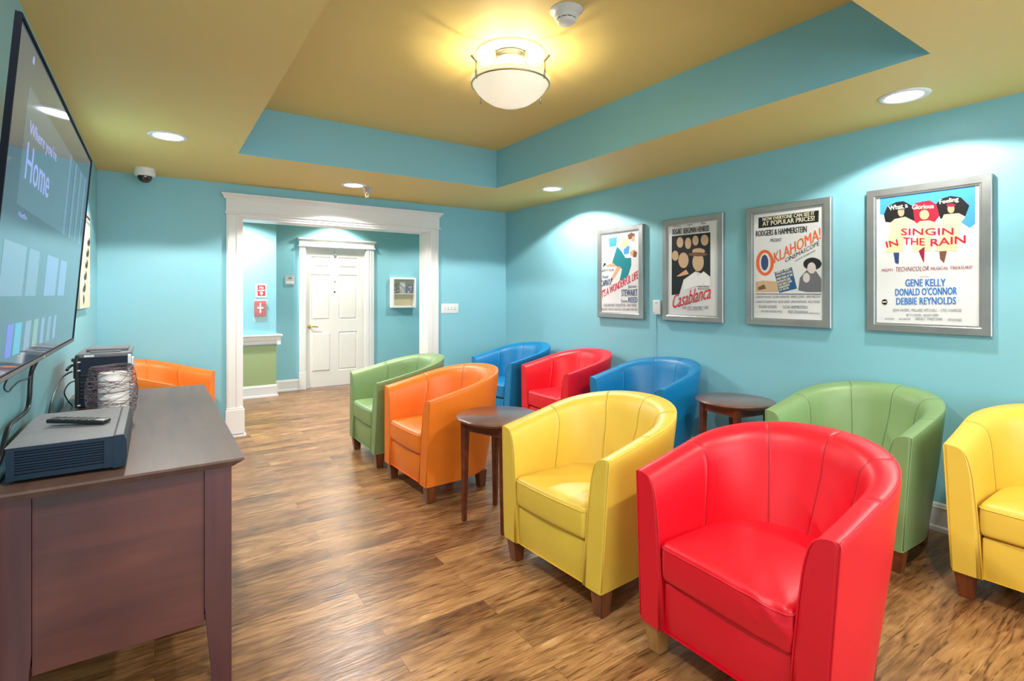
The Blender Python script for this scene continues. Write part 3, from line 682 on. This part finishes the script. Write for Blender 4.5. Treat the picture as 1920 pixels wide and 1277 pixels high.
# thermostat with painted wire channel below it
r = thing('thermostat', 'small white thermostat box beside the second framed poster', 'thermostat', (W, 3.205, 1.255))
MB().box(W-.034, W, 3.166, 3.244, 1.193, 1.322, bev=.005, seg=3).build('body', M['plastic'], r)
MB().box(W-.0352, W-.033, 3.186, 3.216, 1.297, 1.302).build('display_slot', M['mgrey'], r)
MB().box(W-.0352, W-.033, 3.224, 3.236, 1.205, 1.214).build('button', M['mgrey'], r)
MB().box(W-.006, W, 3.226, 3.236, 0.16, 1.194, bev=.002).build('wire_channel', M['wall'], r)
# four gang switch plate on the back wall
r = thing('light_switch', 'white four gang switch plate right of the cased opening', 'light switch', (2.966, D, 1.203))
MB().box(2.849, 3.083, D-.007, D, 1.145, 1.262, bev=.004, seg=3).build('cover_plate', M['plastic'], r)
for k in range(4):
    x = 2.898+.046*k; MB().box(x-.005, x+.005, D-.016, D-.006, 1.196, 1.214, bev=.002).build('toggle', M['swhite'], r)
    MB().box(x-.008, x+.008, D-.0078, D-.0068, 1.188, 1.220).build('slot', M['mgrey'], r)

# ------------------------------------------------------------------ hall wall fittings
def flat_text(mb, t, x0, x1, z0, z1, y, mi, bold=.06): text(mb, t, (x0, y, z0), (x1-x0, 0, 0), (0, 0, z1-z0), mi, bold)
r = thing('fire_alarm_sign', 'red and white fire alarm sign with down arrow on the hall wall', 'sign', (1.175, 7.69, 1.425))
MB().box(1.108, 1.242, 7.684, 7.69, 1.332, 1.518, bev=.002).build('sign_plate', M['swhite'], r)
f = MB().box(1.130, 1.222, 7.6825, 7.685, 1.356, 1.496)
flat_text(f, 'FIRE', 1.148, 1.204, 1.452, 1.478, 7.682, 1); flat_text(f, 'ALARM', 1.138, 1.214, 1.416, 1.442, 7.682, 1)
f.add([(x, 7.682, z) for x, z in ((1.160, 1.408), (1.160, 1.388), (1.150, 1.388), (1.176, 1.364), (1.202, 1.388), (1.192, 1.388), (1.192, 1.408))], [tuple(range(7))], 1)
f.build('sign_face', [M['sred'], M['swhite']], r)
r = thing('fire_alarm_pull_station', 'red fire alarm pull station under a clear plastic cover', 'fire alarm', (1.157, 7.69, 1.155))
MB().box(1.088, 1.226, 7.655, 7.69, 1.085, 1.285, bev=.006).build('housing', [M['dred']], r)
f = MB().box(1.085, 1.229, 7.650, 7.658, 1.245, 1.288, 0, bev=.004).box(1.150, 1.166, 7.643, 7.656, 1.13, 1.262, 1, bev=.003).box(1.122, 1.194, 7.643, 7.656, 1.185, 1.205, 1, bev=.003)
f.add([(x, 7.65, z) for x, z in ((1.143, 1.15), (1.158, 1.115), (1.173, 1.15))], [(0, 1, 2)], 1); f.build('pull_handle', [M['sred'], M['swhite']], r)
MB().box(1.066, 1.248, 7.635, 7.689, 1.015, 1.308, bev=.02, seg=4).build('clear_cover', M['clear'], r)
r = thing('room_number_sign', 'grey arch topped room number sign left of the hall door', 'sign', (1.592, 8.0, 1.58))
pl = [(-.064, -.075), (.064, -.075), (.064, .035)]+[(.064*math.cos(PI*k/10), .035+.042*math.sin(PI*k/10)) for k in range(1, 10)]+[(-.064, .035)]
f = MB().prism(pl, (1.592, 8.0, 1.58), (1, 0, 0), (0, 0, 1), (0, -1, 0), 0, .01, 0)
flat_text(f, '109', 1.572, 1.618, 1.594, 1.616, 7.9893, 1); f.add([(1.592+.005*math.cos(k*PI/4), 7.9893, 1.636+.005*math.sin(k*PI/4)) for k in range(8)], [tuple(range(8))], 1)
f.box(1.54, 1.644, 7.9888, 7.9902, 1.512, 1.514, 1).build('sign_plate', [M['signgrey'], M['dgrey']], r)
MB().box(1.538, 1.646, 7.986, 7.991, 1.528, 1.560, bev=.001).build('name_strip', M['swhite'], r)
r = thing('shadow_box', 'white shadow box of photographs on the hall wall right of the door', 'shadow box', (3.29, 8.0, 1.405))
f = MB(); X0, X1, Z0, Z1, YB, YF = 3.085, 3.49, 1.165, 1.645, 8.0, 7.895
f.box(X0, X0+.03, YF, YB, Z0, Z1).box(X1-.03, X1, YF, YB, Z0, Z1).box(X0+.03, X1-.03, YF, YB, Z0, Z0+.03).box(X0+.03, X1-.03, YF, YB, Z1-.03, Z1).build('frame', M['swhite'], r)
MB().box(X0+.03, X1-.03, 7.985, 7.998, Z0+.03, Z1-.03).build('backing', M['tan'], r)
MB().box(X0+.03, X1-.03, 7.91, 7.985, 1.378, 1.392).build('shelf', M['cream'], r)
for a, b, c, dd, pm, nm in ((3.125, 3.235, 1.394, 1.545, 'dgrey', 0), (3.225, 3.325, 1.392, 1.575, 'mgrey', 1), (3.335, 3.445, 1.393, 1.535, 'ink_nvy', 2)):
    ph = MB().box(a, b, 7.955-.012*nm, 7.968-.012*nm, c, dd, 0)
    rnd = random.Random(nm+4)
    for k in range(7):
        u, v, s_ = rnd.uniform(a+.015, b-.015), rnd.uniform(c+.02, dd-.02), rnd.uniform(.006, .016)
        ph.add([(u+s_*math.cos(k2*PI/4), 7.9545-.012*nm, v+1.3*s_*math.sin(k2*PI/4)) for k2 in range(8)], [tuple(range(8))], 1)
    ph.build('photograph', [M[pm], M['cream']], r)
MB().box(X0+.03, X1-.03, 7.902, 7.904, Z0+.03, Z1-.03).build('glass_front', mat('thin_glass', (.9, .95, .95), .05, alpha=.07), r)

# ------------------------------------------------------------------ ceiling fixtures
labs = ['recessed ceiling light above the television', 'recessed ceiling light over the cased opening beside the sprinkler', 'recessed ceiling light near the far right corner', 'recessed ceiling light above the nearest framed poster', 'unseen recessed ceiling light above the near end of the television', 'unseen recessed ceiling light over the camera end of the room']
for (x, y), lab in zip(DOWN, labs):
    r = thing('recessed_light', lab, 'ceiling light', (x, y, HC), 'recessed ceiling lights')
    MB().lathe([(.083, -.001), (.086, -.006), (.100, -.008), (.114, -.005), (.118, 0), (.083, 0)], x, y, HC, 40, cap=False).build('trim_ring', M['plastic'], r)
    MB().lathe([(.0001, -.0022), (.084, -.0022), (.084, .0)], x, y, HC, 40, cap=False).build('lens', M['glow'], r)
r = thing('ceiling_lamp', 'brushed nickel semi flush ceiling lamp with glowing alabaster bowl', 'ceiling lamp', (LX, LY, HT))
MB().lathe([(.0001, -.006), (.165, -.006), (.175, -.012), (.195, -.014), (.206, -.008), (.207, 0)], LX, LY, HT, 64, cap=False).build('ceiling_plate', M['plastic'], r)
MB().lathe([(.096, -.010), (.104, -.012), (.104, -.024), (.098, -.026), (.098, -.042), (.092, -.046)], LX, LY, HT, 48, cap=False).build('canopy_band', M['nickel'], r)
MB().lathe([(.0001, -.047), (.092, -.0465)], LX, LY, HT, 48, cap=False).lathe([(.0001, -.075), (.006, -.075), (.006, -.047)], LX, LY, HT, 12, cap=False).lathe([(.004, -.052), (.004, -.047)], LX+.04, LY-.02, HT, 10).build('canopy_plate', M['steel'], r)
bp = [(.0001, -.314), (.04, -.312), (.085, -.303), (.13, -.284), (.168, -.258), (.197, -.231), (.216, -.206), (.229, -.184), (.237, -.161), (.231, -.160), (.222, -.182), (.19, -.225), (.14, -.268), (.08, -.294), (.0001, -.303)]
MB().lathe(bp, LX, LY, HT, 64, cap=False).build('glass_bowl', M['bowl'], r)
rg = MB(); rg.tube([(LX+.232*math.cos(2*PI*k/64), LY+.232*math.sin(2*PI*k/64), HT-.187) for k in range(64)], .0055, 8, 0, True); rg.build('rim_ring', M['nickel'], r)
dirx = Vector((math.cos(.5963), -math.sin(.5963), 0)); diry = Vector((math.sin(.5963), math.cos(.5963), 0))
for a in (214, 326, 38, 142):
    far = a < 180; a = math.radians(a); u = dirx*math.cos(a)+diry*math.sin(a); u.normalize()
    P = lambda rr, z: Vector((LX, LY, HT+z))+u*rr
    am = MB().tube([P(.106, -.012), P(.107, -.04), P(.109, -.068), P(.118, -.092), P(.142, -.106), P(.178, -.110), P(.212, -.107), P(.242, -.096), P(.270, -.074)], [.0075, .0075, .007, .0065, .006, .006, .0065, .0075, .0085], 8); am.build('arm', M['nickel'], r)
    po = MB().tube([P(.236, -.100), P(.237, -.150), P(.237, -.20)]+([P(.237, -.246)] if far else []), .0062, 8); po.build('post', M['nickel'], r)
    MB().box(-.007, .007, -.007, .007, -.007, .007, bev=.002, mtx=Matrix.Translation(P(.106, -.02))).build('bolt', M['brass'], r)
r = thing('smoke_detector', 'white round smoke detector on the raised ceiling near the lamp', 'smoke detector', (1.73, 2.057, HT))
MB().lathe([(.085, 0), (.084, -.005), (.066, -.012), (.060, -.020)], 1.73, 2.057, HT, 40).build('mounting_base', M['plastic'], r)
MB().lathe([(.060, -.014), (.060, -.038), (.052, -.044), (.050, -.047)], 1.73, 2.057, HT, 40, cap=False).build('body', M['plastic'], r)
MB().lathe([(.047, -.044), (.047, -.052)], 1.73, 2.057, HT, 40, cap=False).build('vent_slot', M['dgrey'], r)
cp = MB().lathe([(.050, -.051), (.048, -.060), (.038, -.066), (.0001, -.068)], 1.73, 2.057, HT, 40, cap=False)
for k in range(10): a = 2*PI*k/10; cp.box(-.003, .003, .0455, .050, -.053, -.043, mtx=Matrix.Translation((1.73, 2.057, HT)) @ Matrix.Rotation(a, 4, 'Z'))
cp.build('cap', M['plastic'], r)
cx, cy = -.070, 5.43
r = thing('security_camera', 'white security camera with dark dome at the ceiling by the back wall', 'security camera', (cx, cy, HC))
MB().lathe([(.074, 0), (.076, -.04), (.074, -.062), (.052, -.066)], cx, cy, HC, 40, cap=False).build('housing', M['plastic'], r)
MB().lathe([(.052, -.060), (.052, -.078), (.046, -.096), (.034, -.110), (.018, -.119), (.0001, -.121)], cx, cy, HC, 32, cap=False).build('dome', M['glassdark'], r)
cx, cy = 1.752, 5.159
r = thing('sprinkler_head', 'small chrome fire sprinkler hanging beside a recessed ceiling light', 'sprinkler', (cx, cy, HC))
MB().lathe([(.052, 0), (.050, -.004), (.036, -.03), (.022, -.055), (.012, -.058)], cx, cy, HC, 28).build('escutcheon', M['steel'], r)
s_ = MB().tube([(cx-.012, cy, HC-.055), (cx-.014, cy, HC-.08), (cx-.004, cy, HC-.095)], .004, 6).tube([(cx+.012, cy, HC-.055), (cx+.014, cy, HC-.08), (cx+.004, cy, HC-.095)], .004, 6); s_.build('frame_arm', M['steel'], r)
MB().lathe([(.004, -.094), (.02, -.096), (.02, -.099), (.002, -.100)], cx, cy, HC, 16).build('deflector', M['brass'], r)

# ------------------------------------------------------------------ sideboard and what stands on it
ZT = .80
r = thing('sideboard', 'dark brown wooden sideboard along the left wall under the television', 'sideboard', (-.06, 2.98, 0))
tp = MB(); X0, X1, Y0, Y1 = -.388, .262, 2.068, 3.90
tp.add([(X0, Y0, ZT), (X1, Y0, ZT), (X1, Y1, ZT), (X0, Y1, ZT), (X0, Y0, ZT-.008), (X1, Y0, ZT-.008), (X1, Y1, ZT-.008), (X0, Y1, ZT-.008),
        (X0, Y0+.018, ZT-.030), (X1-.035, Y0+.018, ZT-.030), (X1-.035, Y1-.018, ZT-.030), (X0, Y1-.018, ZT-.030)],
       [(0, 1, 2, 3), (0, 4, 5, 1), (1, 5, 6, 2), (2, 6, 7, 3), (3, 7, 4, 0), (4, 8, 9, 5), (5, 9, 10, 6), (6, 10, 11, 7), (7, 11, 8, 4), (11, 10, 9, 8)])
tp.build('top', M['cabtop'], r)
ZU = ZT-.031; ly = 2.092; lw = .082
for (x, y, sx, sy) in ((.224, ly, -1, 1), (X0+.002, ly, 1, 1), (.224, Y1-.024, -1, -1), (X0+.002, Y1-.024, 1, -1)):
    # outer faces stay plumb, the foot narrows from the inside
    lg = MB(); xo, yo = x, y
    def rect(w, z): return [(xo, yo, z), (xo+sx*w, yo, z), (xo+sx*w, yo+sy*w, z), (xo, yo+sy*w, z)]
    xo2 = xo
    vs = rect(.056, 0)+rect(lw, .30)+rect(lw, ZU)
    lg.add(vs, [(0, 1, 2, 3), (0, 1, 5, 4), (1, 2, 6, 5), (2, 3, 7, 6), (3, 0, 4, 7), (4, 5, 9, 8), (5, 6, 10, 9), (6, 7, 11, 10), (7, 4, 8, 11), (8, 9, 10, 11)])
    lg.build('leg', M['cableg'], r, fix=True)
for y, n_ in ((ly+.012, 'side_panel'), (Y1-.024-.032, 'side_panel')):
    MB().box(X0+.085, .224-.083, y, y+.02, .235, ZU).build(n_, M['cab'], r)
MB().box(.20, .216, ly+.083, Y1-.108, .235, ZU).build('front_panel', M['cab'], r)
MB().box(X0+.004, X0+.016, ly+.083, Y1-.108, .235, ZU).build('back_panel', M['cab'], r)
MB().box(X0+.018, .198, ly+.034, Y1-.058, .235, .255).build('bottom_panel', M['cab'], r)
for k in range(3):
    ya = ly+.10+k*.535; dr = MB().box(.217, .232, ya, ya+.515, .262, ZU-.02, bev=.003).build('door', M['cab'], r)
    MB().lathe([(.006, 0), (.006, .012), (.014, .018), (.012, .026), (.0001, .028)], n=16, cap=False)
    kb = MB().lathe([(.006, 0), (.006, .012), (.014, .018), (.012, .026), (.0001, .028)], n=16, cap=False); kk = MB(); kk.add([(.231+z, ya+.47+x, .55+y) for x, y, z in kb.v], kb.f, 0, True); kk.build('knob', M['steel'], dr)

# media receiver, its near side finned
r = thing('media_receiver', 'low dusty black media receiver at the near end of the sideboard', 'receiver', (-.22, 2.42, ZT))
ax0, ax1, ay0, ay1, az0, az1 = -.370, -.076, 2.150, 2.690, ZT+.012, .914
b = MB().box(ax0, ax1-.035, ay0+.012, ay1, az0, az1-.003).build('chassis', M['blackm'], r)
MB().box(ax0-.002, ax1-.034, ay0, ay1+.002, az1-.003, az1, bev=.0012).build('lid', M['greyt'], r)
fz = MB()
fz.box(ax0, ax0+.02, ay0, ay0+.013, az0, az1-.004).box(ax1-.060, ax1-.035, ay0, ay0+.013, az0, az1-.004).box(ax0+.02, ax1-.06, ay0, ay0+.013, az1-.012, az1-.004).box(ax0+.02, ax1-.06, ay0+.004, ay0+.013, az0, az0+.016)
for k in range(9): z = az0+.022+k*.0083; fz.box(ax0+.02, ax1-.06, ay0+(.001 if k % 3 == 0 else .004), ay0+.013, z, z+(.0035 if k % 3 else .0045))
fz.build('side_fins', M['blackm'], r)
fc = MB(); pr = [(-.036, az0-.004), (-.004, az0), (.000, az0+.03), (-.001, az1-.02), (-.008, az1), (-.036, az1)]
fc.prism([(x, z) for x, z in pr], (ax1, ay0-.002, 0), (1, 0, 0), (0, 0, 1), (0, 1, 0), 0, ay1-ay0+.004)
fc.build('front_fascia', M['blackm'], r, fix=True)
MB().box(ax1-.030, ax1-.010, ay0+.004, ay1-.004, az1-.002, az1+.0012).build('fascia_top', M['greyt'], r)
for x in (ax0+.03, ax1-.06):
    for y in (ay0+.05, ay1-.06): MB().lathe([(.018, 0), (.02, .013)], x, y, ZT, 16).build('foot', M['black'], r)
r = thing('remote_control', 'slim black remote control lying on the media receiver', 'remote control', (-.22, 2.40, .914))
mt = Matrix.Translation((-.222, 2.405, .9305)) @ Matrix.Rotation(math.radians(-24), 4, 'Z') @ Matrix.Rotation(math.radians(3.5), 4, 'Y')
MB().box(-.090, .090, -.024, .024, -.0095, .0045, bev=.004, seg=3, mtx=mt).build('body', M['black'], r)
for k in range(7):
    for j in (-1, 0, 1): MB().box(-.075+k*.021-.006, -.075+k*.021+.006, j*.014-.0045, j*.014+.0045, .004, .0062, bev=.001, mtx=mt).build('button', M['dgrey'], r)

# wire candle holder and candle
cx, cy = -.158, 2.935
r = thing('candle_holder', 'dark woven wire candle holder on the sideboard', 'candle holder', (cx, cy, ZT))
def vr(z): # radius of the basket at height z in 0..1
    return .059+.036*math.sin(PI*min(1, (.06+.80*z)))**.8 if z < .98 else .073
w = MB(); rnd = random.Random(7)
for k in range(150):
    a0 = rnd.uniform(0, 2*PI); z0 = rnd.uniform(.0, 1.0); da = rnd.choice((-1, 1))*rnd.uniform(.9, 2.6); z1 = min(1, max(0, z0+rnd.uniform(-.5, .5)*(.5 if k % 3 else 1.4)))
    pts = []
    for i in range(15):
        t_ = i/14; a = a0+da*t_; z = z0+(z1-z0)*t_; rr = vr(z)+rnd.uniform(-.001, .001); pts.append((cx+rr*math.cos(a), cy+rr*math.sin(a), ZT+.004+0.252*z))
    w.tube(pts, .00115, 5)
for z, rr in ((1.0, .074), (.985, .076), (.96, .079), (0, .068), (.02, .070)):
    w.tube([(cx+(rr+.001*math.sin(3*a))*math.cos(a), cy+(rr+.001*math.cos(5*a))*math.sin(a), ZT+.004+0.252*z+.003*math.sin(2*a)*(z > .5)) for a in [2*PI*i/40 for i in range(40)]], .0016, 5, 0, True)
w.build('wire_basket', M['wire'], r)
MB().lathe([(.068, 0), (.068, .005)], cx, cy, ZT, 32).build('base_disc', M['wire'], r)
r = thing('pillar_candle', 'thick white pillar candle inside the wire holder', 'candle', (cx+.006, cy, ZT+.005))
MB().lathe([(.055, 0), (.056, .01), (.056, .218), (.051, .224), (.02, .222), (.0001, .220)], cx+.006, cy, ZT+.005, 40).build('wax', M['wax'], r)
MB().tube([(cx+.006, cy, ZT+.22), (cx+.007, cy, ZT+.232), (cx+.010, cy, ZT+.240)], .0012, 6).build('wick', M['dgrey'], r)

# black equipment case with latches
r = thing('equipment_case', 'boxy black plastic equipment case behind the candle holder', 'equipment case', (-.22, 3.6, ZT))
ex0, ex1, ey0, ey1, ez1 = -.325, -.108, 3.40, 3.80, 1.078
MB().box(ex0, ex1, ey0+.008, ey1, ZT+.002, ez1-.02, bev=.008).build('body', M['blackm'], r)
MB().box(ex0-.004, ex1+.006, ey0, ey1+.004, ez1-.026, ez1-.004, bev=.006, seg=3).build('lid', M['greyt'], r)
hd = MB().box(ex0+.03, ex1-.01, ey0+.10, ey0+.30, ez1-.004, ez1+.012, bev=.005).box(ex0+.05, ex1-.04, ey0+.03, ey0+.06, ez1-.005, ez1+.004, bev=.002); hd.build('top_handle', M['greyt'], r)
ln = MB()
for z in (.845, .865, .885, .905, .925, .96): ln.box(ex0+.012, ex0+.11, ey0+.003, ey0+.012, z, z+.010, bev=.002)
ln.build('side_ribs', M['black'], r)
MB().box(ex0-.006, ex0+.012, ey0-.002, ey0+.015, ZT+.004, ez1-.01, bev=.004).build('corner_rail', M['black'], r)
MB().box(ex1-.012, ex1+.008, ey0-.002, ey0+.018, ZT+.004, ez1-.014, bev=.004).build('corner_rail', M['steel'], r)
for z in (1.02, .88): MB().box(ex1, ex1+.018, ey0+.02, ey0+.07, z-.025, z+.025, bev=.004).build('latch', M['steel'], r)
for z in (1.032, .99, .815):
    MB().box(ex0+.004, ex0+.016, ey0-.004, ey0+.002, z, z+.006).build('rivet', M['swhite'], r)
MB().box(ex0-.014, ex0-.002, ey0+.02, ey0+.1, .95, 1.04, bev=.004).box(ex0-.022, ex0-.002, ey0+.02, ey0+.06, 1.035, 1.052, bev=.004).build('back_clasp', M['black'], r)
MB().box(ex0+.03, ex0+.07, ey0-.0006, ey0+.002, ez1-.02, ez1-.010).build('paper_label', M['swhite'], r)
def cable(pts, rad, lab, n_='power_cable', sub=6):
    P = [Vector(p) for p in pts]; out = []
    for i in range(len(P)-1):
        p0, p1, p2, p3 = P[max(i-1, 0)], P[i], P[i+1], P[min(i+2, len(P)-1)]
        for k in range(sub):
            t_ = k/sub; out.append(.5*((2*p1)+(p2-p0)*t_+(2*p0-5*p1+4*p2-p3)*t_*t_+(3*p1-p0-3*p2+p3)*t_**3))
    out.append(P[-1]); o = MB().tube(out, rad, 8).build(n_, M['black']); tag(o, lab, 'cable', 'black cables along the left wall'); return o
cable([(-.346, 3.44, .985), (-.356, 3.36, .985), (-.366, 3.24, .975), (-.372, 3.05, .920), (-.374, 2.98, .872), (-.372, 2.93, .815), (-.365, 2.86, .8045)], .0042, 'black cable arching from the case down to the sideboard top')
cable([(-.331, 3.47, .935), (-.352, 3.40, .932), (-.360, 3.30, .905), (-.356, 3.38, .852), (-.350, 3.50, .8042)], .003, 'thin black cable looping behind the case')
cable([(-.349, 3.49, 1.012), (-.351, 3.44, 1.014), (-.353, 3.37, 1.012), (-.354, 3.34, 1.006)], .007, 'short stiff black plug lead at the back of the case')

# ------------------------------------------------------------------ television
TC = Vector((-.2735, 2.3325, 1.5765)); TU = Vector((.067, 0, .833)).normalized(); TN = Vector((TU.z, 0, -TU.x)); TY = Vector((0, 1, 0)); HWD, HHT = .7775, .4178
r = thing('television', 'large flat television tilted on the left wall above the sideboard', 'television', TC)
def tp_(s_, t_, n_): return TC+TY*s_+TU*t_+TN*n_
def tbox(mb, s0, s1, t0, t1, n0, n1, mi=0, bev=0):
    mt = Matrix((( TY.x, TU.x, TN.x, TC.x), (TY.y, TU.y, TN.y, TC.y), (TY.z, TU.z, TN.z, TC.z), (0, 0, 0, 1)))
    return mb.box(s0, s1, t0, t1, n0, n1, mi, bev, mtx=mt)
bz = MB(); tbox(bz, -HWD, HWD, HHT-.009, HHT, -.012, 0); tbox(bz, -HWD, HWD, -HHT, -HHT+.016, -.012, 0); tbox(bz, -HWD, -HWD+.009, -HHT+.016, HHT-.009, -.012, 0); tbox(bz, HWD-.009, HWD, -HHT+.016, HHT-.009, -.012, 0)
bz.build('bezel', M['bezel'], r)
MB_ = MB(); tbox(MB_, -HWD+.002, HWD-.002, -HHT+.002, -HHT+.013, 0, .0015); MB_.build('lower_trim', M['greyt'], r)
lg_ = MB(); tbox(lg_, -.012, .012, -HHT+.004, -HHT+.011, .0012, .0022); lg_.build('badge', M['steel'], r)
bk = MB(); tbox(bk, -HWD+.18, HWD-.18, -HHT+.10, HHT-.10, -.030, -.012, bev=.004); tbox(bk, -HWD+.004, HWD-.004, -HHT+.004, HHT-.004, -.0118, -.006); tbox(bk, -.40, .40, -.30, .20, -.058, -.024, bev=.012); bk.build('back_cover', M['bezel'], r)
mk = MB(); tbox(mk, -.22, .22, .02, .06, -.075, -.05); tbox(mk, -.22, .22, -.14, -.10, -.075, -.05); mk.box(XL+.001, XL+.02, 2.05, 2.62, 1.42, 1.72)
for y in (2.14, 2.53): mk.box(XL+.01, -.31, y-.012, y+.012, 1.60, 1.64).box(XL+.01, -.345, y-.012, y+.012, 1.46, 1.49)
mk.build('wall_bracket', M['black'], r)
used = ['screen', 'ui_banner', 'ui_strip', 'ui_text', 'ui_card', 'ui_cardb', 'ui_pur', 'ui_cya', 'ui_whi', 'ui_lim']; s_ = MB()
def quad(pts, mi, lv=1): s_.add([tp_(a/1000, b/1000, -.0030+.0002*lv) for a, b in pts], [tuple(range(len(pts)))], mi)
quad([(-770, -404), (770, -404), (770, 410), (-770, 410)], 0, 0)
quad([(-620, 16), (120, 16), (120, 307), (-620, 307)], 1)
for k in range(7): a = 128+k*78; quad([(a, 16), (a+(44 if k % 2 else 62), 16), (a+(44 if k % 2 else 62), 307), (a, 307)], 2 if k % 2 == 0 else 1)
def ttext(t_, a, b, u, bold): text(s_, t_, tp_(a[0]/1000, a[1]/1000, -.0025), TY*((b[0]-a[0])/1000)+TU*((b[1]-a[1])/1000), TY*((u[0]-a[0])/1000)+TU*((u[1]-a[1])/1000), 3, bold*2)
ttext('Home', (-565, 88), (-218, 88), (-568, 180), .035); ttext("Where you're", (-566, 190), (-142, 208), (-570, 236), .02); ttext('Netflix', (-585, -10), (-482, -9), (-587, 3), 0)
for a, b, mi in ((-700, -442, 4), (-408, -250, 4), (-118, 116, 5), (168, 335, 5)): quad([(a, -207), (b, -207), (b, -76), (a, -76)], mi)
for a, b, mi in ((-572, -502, 6), (-482, -398, 7), (-352, -268, 8), (-226, -152, 9), (-100, -40, 5), (20, 90, 4), (150, 210, 5)): quad([(a, -362), (b, -362), (b, -278), (a, -278)], mi)
quad([(-612, 366), (-590, 366), (-594, 384), (-608, 384)], 3)
s_.build('screen', [M[k] for k in used], r)
cable([(-.362, 2.66, 1.158), (-.376, 2.664, 1.12), (-.386, 2.655, 1.07), (-.388, 2.64, .99), (-.388, 2.59, .952), (-.388, 2.44, .950), (-.388, 2.30, .950), (-.388, 2.225, .90), (-.388, 2.17, .87), (-.39, 2.06, .83), (-.395, 1.99, .70), (-.395, 1.97, .3), (-.395, 1.97, .006)], .0075, 'thick black power lead hanging below the television')
cable([(-.350, 2.61, 1.152), (-.378, 2.58, 1.075), (-.388, 2.466, 1.074), (-.392, 2.383, 1.066), (-.392, 2.32, 1.060), (-.39, 2.255, 1.088), (-.360, 2.21, 1.150)], .0025, 'thin black wire slung under the television')

# ------------------------------------------------------------------ wall art past the television
r = thing('wall_art', 'cream art panel with dark leaves half hidden by the television', 'wall art', (XL, 4.5, 1.61))
MB().box(XL, XL+.024, 4.20, 4.80, 1.283, 1.945, bev=.002).build('panel', M['cream'], r)
lf = MB(); rnd = random.Random(3); xa = XL+.0245
for k in range(11):
    t_ = k/10; y, z = 4.72-.34*t_, 1.78-.40*t_; a = -2.2+.7*(-1)**k; ln_ = .075
    lf.add([(xa+.004*math.sin(PI*i/8), y+ln_*(i/8)*math.cos(a)+.022*math.sin(PI*i/8)*-math.sin(a)*sd, z+ln_*(i/8)*math.sin(a)+.022*math.sin(PI*i/8)*math.cos(a)*sd) for sd in (1, -1) for i in (range(9) if sd == 1 else range(7, 0, -1))], [tuple(range(16))], 0)
lf.build('leaf_motif', M['dgrey'], r)
fl = MB()
for k in range(9):
    a = 2*PI*k/9; fl.add([(xa, 4.74+.09*math.cos(a+d_)*f_, 1.44+.09*math.sin(a+d_)*f_) for d_, f_ in ((0, .2), (-.2, .8), (0, 1), (.2, .8))], [(0, 1, 2, 3)], 0)
fl.build('flower_motif', M['swhite'], r)
bn = MB()
for k, (z0, z1) in enumerate(((1.86, 1.88), (1.895, 1.915), (1.925, 1.942))): bn.box(xa-.001, xa+.001, 4.22, 4.79, z0, z1, k % 2)
bn.build('band_motif', [M['mgrey'], M['dgrey']], r)
